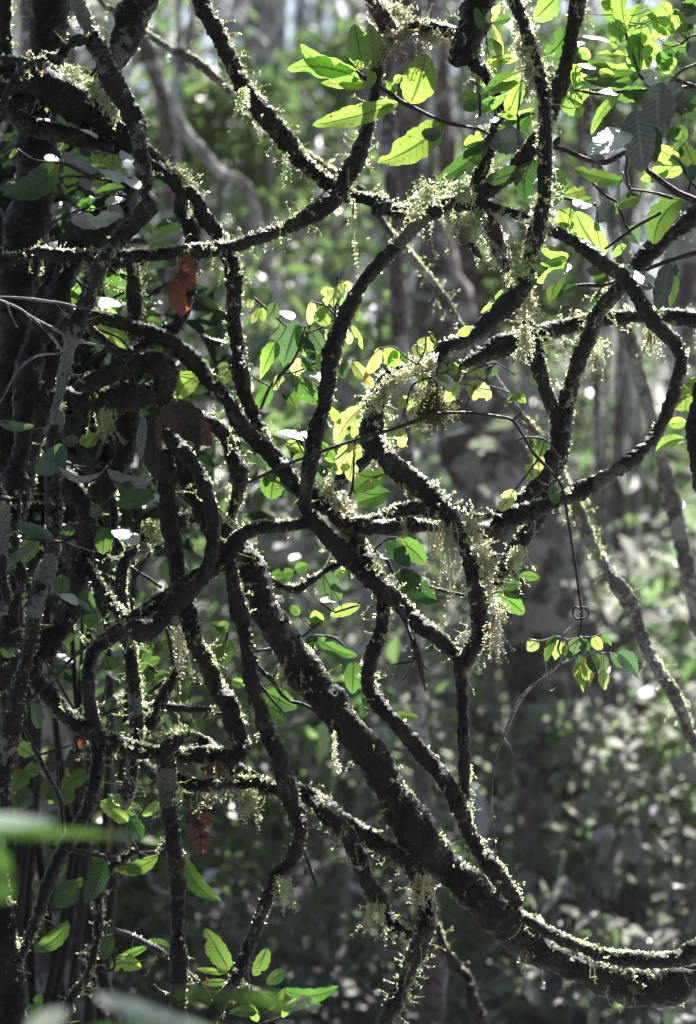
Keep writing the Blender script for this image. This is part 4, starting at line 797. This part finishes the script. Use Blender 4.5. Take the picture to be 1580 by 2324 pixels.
tangle('Bristly moss ruff round the mossed vine near the top right', [(1180, 95), (1195, 150), (1215, 185)], -7, 150, 42, 9, (.1, 0, -.35), seed=33)
tangle('Ragged moss tuft where the pale-banded liana meets the junction', [(940, 490), (970, 445), (1020, 430), (1080, 450)], -8, 170, 42, 10, (-.5, 0, .25), 'moss', seed=34)
tangle('Sparkling moss crest on the outer edge of the S-bend top', [(990, 820), (930, 845), (880, 880), (852, 930)], -10, 210, 36, 8, (-.7, .1, .45), seed=35)
tangle('White-lit moss bristles along the right side of the lower loop', [(1050, 1165), (1085, 1240), (1105, 1320), (1120, 1390)], -8, 190, 44, 8, (1., 0, .1), seed=36)
tangle('Glowing moss mat under the big loop at right', [(1180, 640), (1195, 690), (1185, 740), (1195, 790)], -5, 210, 34, 13, (.1, 0, -.5), seed=37)
tangle('Moss shag on the side of the vertical mossed vine above the loop', [(1165, 560), (1180, 610), (1150, 640)], -10, 130, 48, 8, (.35, -.2, .2), 'moss', seed=38)
tangle('Bright moss cluster beside the crossing at the centre', [(735, 1100), (760, 1140), (790, 1165)], -7, 130, 34, 10, (.6, 0, .2), seed=39)
tangle('Thick golden-green moss on the upper edge of the huge black limb', [(150, 150), (200, 185), (235, 235), (275, 275)], -3, 170, 34, 9, (.5, 0, .3), 'moss', seed=40)
tangle('Moss heap on top of the lichened post', [(370, 1680), (395, 1668), (425, 1672)], -8, 90, 24, 8, (0, 0, .5), 'moss', seed=41)
tangle('Moss fringe on the outer arching liana at the upper left', [(370, 375), (405, 395), (425, 420)], 4, 60, 40, 5, (.8, 0, .1), 'moss', seed=42)

# ---------------------------------------------------------------- forest behind
def blades(P, D, Nn, L, W):
    """two-quad folded leaves: base P, direction D, normal N"""
    n = len(P); s = np.cross(D, Nn); L = L[:, None]; W = W[:, None]
    up = Nn*W*.28
    v = np.stack([P, P+D*L*.3+s*W*.5+up, P+D*L*.68+s*W*.42+up, P+D*L-up*.7, P+D*L*.68-s*W*.42+up, P+D*L*.3-s*W*.5+up], 1)
    i = np.arange(n)[:, None]*6
    q = np.concatenate([i+np.array([[0, 1, 2, 3]]), i+np.array([[0, 3, 4, 5]])], 0)
    return v.reshape(-1, 3), q

def spray_leaves(centres, rad, per, rng, lmin=.06, lmax=.13, flat=.7, squash=.6):
    """sprays of leaves round given centres"""
    n = len(centres)*per
    c = np.repeat(centres, per, 0); rr = np.repeat(rad, per) if hasattr(rad, '__len__') else np.full(n, rad)
    off = unit(rng.normal(0, 1, (n, 3)))*(rng.random(n)**.45)[:, None]*rr[:, None]*np.array([1, 1, squash])
    P = c+off
    D = unit(off*np.array([1, 1, .3])/np.maximum(rr[:, None], 1e-6)+rng.normal(0, .6, (n, 3))+np.array([0, 0, -.15]))
    Nn = rng.normal(0, 1, (n, 3))*(1-flat)+np.array([0, 0, 1.])*flat; Nn = unit(Nn-D*np.sum(Nn*D, 1, keepdims=True))
    L = lmin+(lmax-lmin)*rng.random(n)
    return blades(P, D, Nn, L, L*(.32+.18*rng.random(n)))

def far_leaf(name, cols, trs, fac=.4, rough=.3, spec=.6, pale=0.):
    m, nt, out = newmat(name)
    g = nd(nt, 'ShaderNodeNewGeometry'); r = g.outputs['Random Per Island']
    pos = noise_node(nt, g.outputs['Position'], .9, 3, .6)
    k = nd(nt, 'ShaderNodeMath', operation='MULTIPLY_ADD'); nt.links.new(pos, k.inputs[0]); k.inputs[1].default_value = 1.3
    k2 = nd(nt, 'ShaderNodeMath', operation='MULTIPLY_ADD'); nt.links.new(r, k2.inputs[0]); k2.inputs[1].default_value = .7; k2.inputs[2].default_value = -.5; nt.links.new(k2.outputs[0], k.inputs[2])
    n = len(cols); st = [i/(n-1.) for i in range(n)]
    cb = ramp(nt, k.outputs[0], list(zip(st, cols))); ct = ramp(nt, k.outputs[0], list(zip(st, trs)))
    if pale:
        glint = ramp(nt, r, [(0, 1), (pale, 1), (pale+.004, 0)]); cb = mixc(nt, glint, cb, (.50, .48, .55))  # random leaves whitened as painted sun glints
        glint_t = ramp(nt, r, [(0, 1), (pale*.3, 1), (pale*.3+.004, 0)]); ct = mixc(nt, glint_t, ct, (.80, .78, .88))
    p = nd(nt, 'ShaderNodeBsdfPrincipled'); p.inputs['Roughness'].default_value = rough; p.inputs['Specular IOR Level'].default_value = spec
    t = nd(nt, 'ShaderNodeBsdfTranslucent'); nt.links.new(cb, p.inputs['Base Color']); nt.links.new(ct, t.inputs['Color'])
    mx = nd(nt, 'ShaderNodeMixShader'); mx.inputs[0].default_value = fac
    nt.links.new(p.outputs[0], mx.inputs[1]); nt.links.new(t.outputs[0], mx.inputs[2]); nt.links.new(mx.outputs[0], out.inputs['Surface']); return m
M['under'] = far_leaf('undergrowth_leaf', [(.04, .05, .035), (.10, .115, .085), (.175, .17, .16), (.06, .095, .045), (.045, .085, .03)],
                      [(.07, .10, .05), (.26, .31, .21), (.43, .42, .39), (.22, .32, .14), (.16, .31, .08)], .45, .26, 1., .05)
M['distant'] = far_leaf('hazed_distant_leaf', [(.03, .045, .025), (.09, .10, .075), (.16, .15, .155), (.08, .11, .06), (.05, .09, .03)],
                      [(.05, .07, .04), (.24, .26, .20), (.52, .49, .51), (.26, .31, .20), (.17, .25, .11)], .44, .26, 1., .09)  # colours greyed and lightened to paint in haze
M['far_green'] = far_leaf('sapling_leaf', [(.04, .07, .03), (.07, .11, .04), (.08, .10, .05)], [(.07, .12, .04), (.15, .25, .07), (.22, .29, .12)], .45, .35, .6, .04)
M['crown'] = far_leaf('crown_leaf', [(.05, .065, .045), (.08, .085, .07)], [(.07, .13, .045), (.15, .20, .09)], .4, .4, .5)

# ground
def ground():
    n = 90
    xs = np.sign(np.linspace(-1, 1, n))*np.abs(np.linspace(-1, 1, n))**2.2*260; ys = xs+8
    X, Y = np.meshgrid(xs, ys, indexing='ij'); P = np.stack([X, Y, 0*X], -1)
    Z = .12*vnoise(P*.35)+.05*vnoise(P*1.3)+ .5*vnoise(P*.06)*np.clip((np.hypot(X, Y-5)-12)/30, 0, 1)
    V = np.stack([X, Y, Z-.05], -1).reshape(-1, 3)
    i = np.arange(n-1)[:, None]*n; j = np.arange(n-1)[None]
    F = np.stack([i+j, i+n+j, i+n+j+1, i+j+1], -1).reshape(-1, 4)
    m, nt, out = newmat('leaf_litter')
    tc = nd(nt, 'ShaderNodeTexCoord').outputs['Object']
    v = nd(nt, 'ShaderNodeTexVoronoi'); v.inputs['Scale'].default_value = 9; nt.links.new(tc, v.inputs['Vector'])
    col = ramp(nt, noise_node(nt, tc, 3, 5, .7), [(.3, (.05, .035, .03)), (.5, (.12, .09, .08)), (.7, (.09, .10, .05))])
    col = mixc(nt, .5, col, v.outputs['Color']); hs = nd(nt, 'ShaderNodeHueSaturation'); hs.inputs['Saturation'].default_value = .25; hs.inputs['Value'].default_value = .4; nt.links.new(col, hs.inputs['Color'])
    p = nd(nt, 'ShaderNodeBsdfPrincipled'); p.inputs['Roughness'].default_value = .8; nt.links.new(hs.outputs[0], p.inputs['Base Color'])
    b = nd(nt, 'ShaderNodeBump'); b.inputs['Distance'].default_value = .05; nt.links.new(v.outputs['Distance'], b.inputs['Height']); nt.links.new(b.outputs[0], p.inputs['Normal'])
    nt.links.new(p.outputs[0], out.inputs['Surface'])
    tag(link('ground', V, F, m), kind='structure')
ground()

# background trees, traced in picture units at their own distances
CROWNS = []
def far_tree(label, pts, dist, mat='bark_far', height=16., group=None, crown=True, name='tree', cs=1.0):
    dep = dist-DIST
    rows = [[*at(x, y, dep), r*K*dist] for x, y, r in pts]
    R0 = np.array(rows)
    if R0[0, 2] < R0[-1, 2]: R0 = R0[::-1]                     # top first
    top, bot = R0[0], R0[-1]
    sl = (R0[0]-R0[1]); sl = sl/max(abs(sl[2]), .2)
    ex = []
    z = top[2]
    if crown:
        for k in range(1, 5):
            h = (height-z)*k/4; 
            if h > 0: ex.append([top[0]+sl[0]*h*.5, top[1]+sl[1]*h*.3, z+h, top[3]*(1-.17*k)])
    dn = []
    if bot[2] > -.1:
        dx = (R0[-1]-R0[-2]); dx = dx/max(abs(dx[2]), .2)
        for k in (1, 2): hh = (bot[2]+.15)*k/2; dn.append([bot[0]+dx[0]*hh, bot[1], bot[2]-hh, bot[3]*(1+.12*k)])
    R0 = np.vstack([np.array(ex[::-1]).reshape(-1, 4), R0, np.array(dn).reshape(-1, 4)])
    R = catmull(R0, max(.03, R0[:, 3].mean()*.5))
    root = empty(name, (R[-1, 0], R[-1, 1], 0)); tag(root, label, 'tree', group)
    V, F = tube(R, 12, .8, seed=dist)
    if crown:                                                 # a few limbs feeding the crown
        parts = [(V, F)]; rng = np.random.default_rng(int(abs(top[0])*997+dist*13)); cc = []
        tp = R[0, :3]
        for k in range(int(7*cs)):
            a = rng.random()*6.28; l = (1.2+1.6*rng.random())*cs; e = tp+np.array([math.cos(a)*l, math.sin(a)*l, rng.uniform(-.8, 1.6)])
            s0 = R[int(len(ex)*.2*len(R)/len(R0)*rng.random()), :3]
            q = catmull(np.array([[*s0, R[0, 3]*.6], [*((s0+e)/2+np.array([0, 0, .25])), R[0, 3]*.4], [*e, .008]]), .2); parts.append(tube(q, 6, .4)); cc.append(e)
            for m in range(3): cc.append(e+rng.normal(0, .6, 3)*np.array([1, 1, .5]))
        V, F = join(parts)
        vv, ff = spray_leaves(np.array(cc), .62, 60 if dist < 15 else 12, rng, .09, .17)
        link('crown', vv, ff, M['crown'], root, root.location, smooth=False)
    link('trunk', V, F, M[mat], root, root.location)
    return root

far_tree('Large blurred reddish trunk leaning through the centre right behind the loops', [(935, 250, 46), (975, 560, 58), (1030, 800, 78), (1085, 980, 100), (1140, 1150, 105), (1215, 1350, 88), (1250, 1700, 84), (1275, 1950, 90)], 9.3, 'bark_brown')
far_tree('Blurred buttressed trunk just right of the large leaning one', [(1000, 200, 22), (1060, 600, 30), (1130, 900, 42), (1200, 1120, 60), (1290, 1400, 62), (1330, 1750, 60)], 9.9, 'bark_brown')
far_tree('Dark blurred trunk at upper left behind the leaning trunk', [(318, -20, 15), (333, 100, 17), (362, 200, 18), (384, 320, 19), (395, 520, 20), (400, 900, 20)], 9.5, 'bark_far', 16)
far_tree('Slim whitish trunk just left of the knobbly liana', [(640, -20, 12), (642, 300, 12), (641, 700, 13), (650, 1200, 14)], 14, 'bark_pale')
far_tree('Slim whitish trunk behind the long hanging moss strand', [(676, 120, 10), (673, 400, 11), (668, 900, 12), (665, 1300, 13)], 15, 'bark_pale')
far_tree('Grey striped trunk seen through the central gap', [(870, 200, 14), (876, 480, 15), (893, 700, 17), (900, 980, 18)], 13, 'bark_pale')
far_tree('Pale trunk leaning from the top edge left of centre', [(470, -20, 14), (527, 50, 15), (610, 125, 16), (720, 300, 16), (840, 560, 17)], 12, 'bark_pale', 16)
far_tree('Crooked pale sapling forking behind the upper left lianas', [(437, 20, 8), (415, 110, 9), (397, 200, 10), (392, 225, 10), (413, 285, 12), (450, 335, 13), (500, 392, 12), (560, 422, 10), (600, 560, 10)], 9, 'bark_pale', 14)
far_tree('Thin pale trunk below the forked stem', [(1108, 1350, 9), (1122, 1480, 10), (1138, 1620, 11), (1142, 1900, 11)], 13, 'bark_pale')
far_tree('Reddish stump-like trunk in the lower right undergrowth', [(1330, 1500, 26), (1335, 1920, 28), (1340, 2060, 30)], 14, 'bark_brown')
far_tree('Dark upright trunk at the bottom centre behind the stems', [(970, 1990, 20), (985, 2120, 30), (980, 2230, 32), (978, 2324, 33)], 7.4, 'bark_far', 14)
far_tree('Dark trunk at the right edge behind the slim pole', [(1560, 1200, 26), (1555, 1500, 28), (1540, 1800, 30)], 13, 'bark_far')
far_tree('Blurred reddish trunk behind the lower left leaves', [(110, 1700, 44), (118, 1980, 50), (125, 2100, 52), (135, 2200, 54), (140, 2324, 56)], 8.2, 'bark_far', 14)
far_tree('Pale bent sapling in the bottom centre undergrowth', [(800, 1930, 10), (775, 2040, 11), (755, 2110, 12), (748, 2200, 12)], 9, 'bark_pale', 14)
far_tree('Dim purple-brown trunk along the left edge behind everything', [(-30, 0, 50), (-10, 500, 54), (10, 1000, 58), (30, 1500, 60), (20, 1900, 62)], 7.6, 'bark_brown')
far_tree('Thin dark trunk low at the right among the shrubs', [(1425, 2000, 10), (1440, 2090, 11), (1450, 2200, 12)], 9.5, 'bark_far', 14)
rt = np.random.default_rng(5)
for i in range(62):
    d = 20+rt.random()*14; x = -250+rt.random()*2080; w = (.045+.12*rt.random()**2)/(K*d)
    j = rt.normal(0, 25, 4)
    far_tree('Slender trunk standing far back in the blurred forest', [(x+j[0], -100, w*.7), (x+j[1], 500, w*.8), (x+j[2], 1000, w*.9), (x+j[3], 1500, w)], d,
             ('bark_pale', 'bark_far', 'bark_brown')[int(rt.random()*3)], 15+2.5*rt.random(), group='slender trunks far back in the forest', cs=.7)

r3 = np.random.default_rng(77)
for i in range(16):
    d = 10.5+6*r3.random(); x = 30+1520*(i+.5*r3.random())/16; w = (.018+.03*r3.random())/(K*d); j = r3.normal(0, 1, 4)
    far_tree('Thin sapling stem standing in the blurred middle distance', [(x+60*j[0], -100, w*.7), (x+30*j[1], 600, w*.8), (x+25*j[2], 1200, w), (x, 1700, w)], d,
             ('bark_pale', 'bark_far')[i % 2], 15, group='thin sapling stems in the middle distance', crown=False)
# foliage masses
def to_world(px, py, dist):
    return np.stack([(px-790)*K*dist, dist, CAMZ+(1162-py)*K*dist], -1)
ru = np.random.default_rng(21)
# ground-level undergrowth
n = 1500
dist = 8.4+19*ru.random(n)**.8; px = -500+2580*ru.random(n)
X = (px-790)*K*dist
hmax = .5+.9*(vnoise(np.stack([X*.6, dist*.5, 0*X], -1))*.5+.5)+.035*(dist-8)
Z = .1+hmax*ru.random(n)
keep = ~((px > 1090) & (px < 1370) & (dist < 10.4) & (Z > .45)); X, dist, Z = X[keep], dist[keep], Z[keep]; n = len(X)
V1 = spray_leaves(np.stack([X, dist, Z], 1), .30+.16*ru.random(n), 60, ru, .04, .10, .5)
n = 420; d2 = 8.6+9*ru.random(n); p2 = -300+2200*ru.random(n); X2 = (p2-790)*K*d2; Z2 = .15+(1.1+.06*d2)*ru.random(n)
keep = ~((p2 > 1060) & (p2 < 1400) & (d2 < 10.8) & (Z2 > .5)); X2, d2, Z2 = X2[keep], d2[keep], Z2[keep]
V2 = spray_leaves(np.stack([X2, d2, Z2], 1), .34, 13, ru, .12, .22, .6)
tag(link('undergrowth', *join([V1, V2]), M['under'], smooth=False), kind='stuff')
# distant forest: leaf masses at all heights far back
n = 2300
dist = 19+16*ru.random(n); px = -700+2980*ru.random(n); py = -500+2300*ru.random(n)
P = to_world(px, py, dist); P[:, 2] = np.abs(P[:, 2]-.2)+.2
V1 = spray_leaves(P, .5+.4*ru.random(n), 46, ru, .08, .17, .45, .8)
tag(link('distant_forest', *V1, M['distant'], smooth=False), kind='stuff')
# unseen leaf shell added behind and above the viewer to block sky light
n = 900
aa = math.pi+math.pi*ru.random(n); rad = 5+6*ru.random(n)
P = np.stack([np.cos(aa)*rad*1.1, 2.5+np.sin(aa)*rad, .3+11*ru.random(n)], 1)
P2 = np.stack([-9+18*ru.random(1100), -8+14.5*ru.random(1100), 8.5+3.5*ru.random(1100)], 1)
V1 = spray_leaves(np.vstack([P, P2]), .75, 50, ru, .12, .26, .4, .8)
tag(link('sky_blocking_foliage', *V1, M['crown'], smooth=False), kind='stuff')
# saplings and shrubs at middle distance: each a thing
def shrub(label, x, y, dist, h, w, mat, group=None, per=34, seed=0, lmin=.06, lmax=.13, name='sapling', cat='sapling'):
    rng = np.random.default_rng(seed)
    c = to_world(np.array(x, float), np.array(y, float), np.array(dist, float)); base = np.array([c[0], dist, 0.])
    root = empty(name, base); tag(root, label, cat, group)
    st = []; cs_ = []
    for k in range(5):
        e = c+rng.normal(0, 1, 3)*np.array([w*.4, w*.3, h*.28]); R = catmull(np.array([[*(base+rng.normal(0, .05, 3)*[1, 1, 0]), .014], [*((base+e)/2+rng.normal(0, .06, 3)), .010], [*e, .004]]), .12); st.append(tube(R, 6, .5))
        for m in range(4): cs_.append(e+rng.normal(0, 1, 3)*np.array([w*.35, w*.3, h*.3]))
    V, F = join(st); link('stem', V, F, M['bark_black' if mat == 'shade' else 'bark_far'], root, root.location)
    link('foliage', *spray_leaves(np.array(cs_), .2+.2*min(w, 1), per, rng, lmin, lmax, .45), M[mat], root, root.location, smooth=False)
SH = [
 ('Bright green shrub glowing behind the upper left lianas', 480, 280, 11, 0.36, 0.32, 'far_green'),
 ('Green leafy sapling behind the long hanging moss strand', 600, 350, 12, 0.23, 0.23, 'far_green'),
 ('Broad-leaved green plant behind the centre between two pale trunks', 660, 590, 11, .5, .9, 'far_green'),
 ('Bright green foliage behind the mossy junction at upper right', 1120, 600, 10, .55, .22, 'far_green'),
 ('Green sapling behind the level liana on the right', 1400, 850, 12.5, .6, .6, 'under'),
 ('Green shrub behind the lower part of the smooth arc', 1440, 1200, 12, .5, .6, 'far_green'),
 ('Green shrub right of the big blurred trunk', 1420, 1380, 13, .6, .8, 'under'),
 ('Leafy green sapling behind the kinked liana at the left', 600, 830, 10, .7, .8, 'far_green'),
 ('Lime shrub low on the right edge of the undergrowth', 1540, 1830, 9.5, .25, .35, 'far_green'),
 ('Shiny-leaved bush below the small hanging leaf cluster', 1400, 1790, 9, .3, .5, 'under'),
 ('Green bush behind the bottom left uprights', 300, 1650, 8.5, .7, .8, 'far_green'),
 ('Green bush in the bottom left corner behind the blurred plant', 250, 2000, 8.3, .4, .6, 'far_green'),
 ('Grey-green bush at the bottom centre', 760, 2150, 8.6, .3, .6, 'under'),
 ('Pale-leaved bush at the bottom right below the sagging liana', 1200, 2230, 8.2, .25, .5, 'under'),
 ('Dense dull bush right of the main liana in the lower half', 1420, 2000, 9.5, .4, .8, 'under'),
 ('Dull green foliage low behind the forked stem', 900, 1750, 10, .4, .6, 'under'),
 ('Leafy sapling behind the top left grey stem', 250, 60, 12, .6, .7, 'under'),
 ('Leafy green crown behind the lime leaves in the top right corner', 1400, 200, 10, 0.36, 0.41, 'far_green'),
 ('Leafy tree top behind the two hanging stems at top right', 1150, 150, 13, 0.36, 0.41, 'far_green'),
 ('Green foliage behind the top centre branch', 760, 150, 13, 0.32, 0.36, 'far_green'),
]
SH += [  # added dark masses that blacken the gaps between the left-hand stems
 ('Dark leaf mass added as shade behind the upper left trunks', 60, 560, 6.0, .55, .30, 'shade'),
 ('Dark leaf mass added as shade behind the hooked mossy branch', 215, 930, 6.1, .42, .30, 'shade'),
 ('Dark leaf mass added as shade low behind the heavy black liana', 70, 1230, 6.0, .45, .26, 'shade'),
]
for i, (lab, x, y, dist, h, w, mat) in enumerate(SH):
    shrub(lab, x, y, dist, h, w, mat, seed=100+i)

# ---------------------------------------------------------------- damp air
HZ = .0008
hv = np.array([(x, y, z) for x in (-14, 14) for y in (-12, 38) for z in (-1.2, 14.)], float)
hf = [(0, 1, 3, 2), (4, 6, 7, 5), (0, 4, 5, 1), (2, 3, 7, 6), (0, 2, 6, 4), (1, 5, 7, 3)]
m, nt, out = newmat('damp_air'); v = nd(nt, 'ShaderNodeVolumePrincipled'); v.inputs['Color'].default_value = (.93, .93, .96, 1); v.inputs['Density'].default_value = HZ
nt.links.new(v.outputs[0], out.inputs['Volume'])
if HZ: tag(link('haze', hv, hf, m, smooth=False), kind='stuff')

# ---------------------------------------------------------------- light, world, camera
SUN_EL, SUN_AZ = 50.0, 16.0
el, az = math.radians(SUN_EL), math.radians(SUN_AZ)
sd = Vector((math.sin(az)*math.cos(el), math.cos(az)*math.cos(el), math.sin(el)))
L = bpy.data.lights.new('sun', 'SUN'); L.energy = 5.0; L.angle = math.radians(.5); L.color = (1, .97, .92)
so = bpy.data.objects.new('sun', L); C.objects.link(so); so.location = sd*30; so.rotation_euler = (-sd).to_track_quat('-Z', 'Y').to_euler()
w = bpy.data.worlds.new('World'); sc.world = w; w.use_nodes = True
nt = w.node_tree; bg = nt.nodes['Background']
sky = nt.nodes.new('ShaderNodeTexSky'); sky.sky_type = 'NISHITA'; sky.sun_disc = False; sky.sun_elevation = el; sky.sun_rotation = az
nt.links.new(sky.outputs[0], bg.inputs['Color']); bg.inputs['Strength'].default_value = .05
cam = bpy.data.cameras.new('camera'); co = bpy.data.objects.new('camera', cam); C.objects.link(co)
co.location = (0, 0, CAMZ); co.rotation_euler = (math.radians(90), 0, 0)
cam.sensor_fit = 'VERTICAL'; cam.sensor_height = SENS; cam.lens = LENS; cam.clip_end = 1000; cam.clip_start = .05
cam.dof.use_dof = True; cam.dof.focus_distance = DIST-.04; cam.dof.aperture_fstop = 2.4
sc.camera = co
sc.view_settings.view_transform = 'Standard'; sc.view_settings.look = 'None'; sc.view_settings.gamma = 1; sc.view_settings.exposure = 2.28
sc.render.engine = 'CYCLES'
sc.cycles.use_denoising = True
sc.cycles.max_bounces = 8; sc.cycles.transmission_bounces = 6; sc.cycles.sample_clamp_indirect = 6
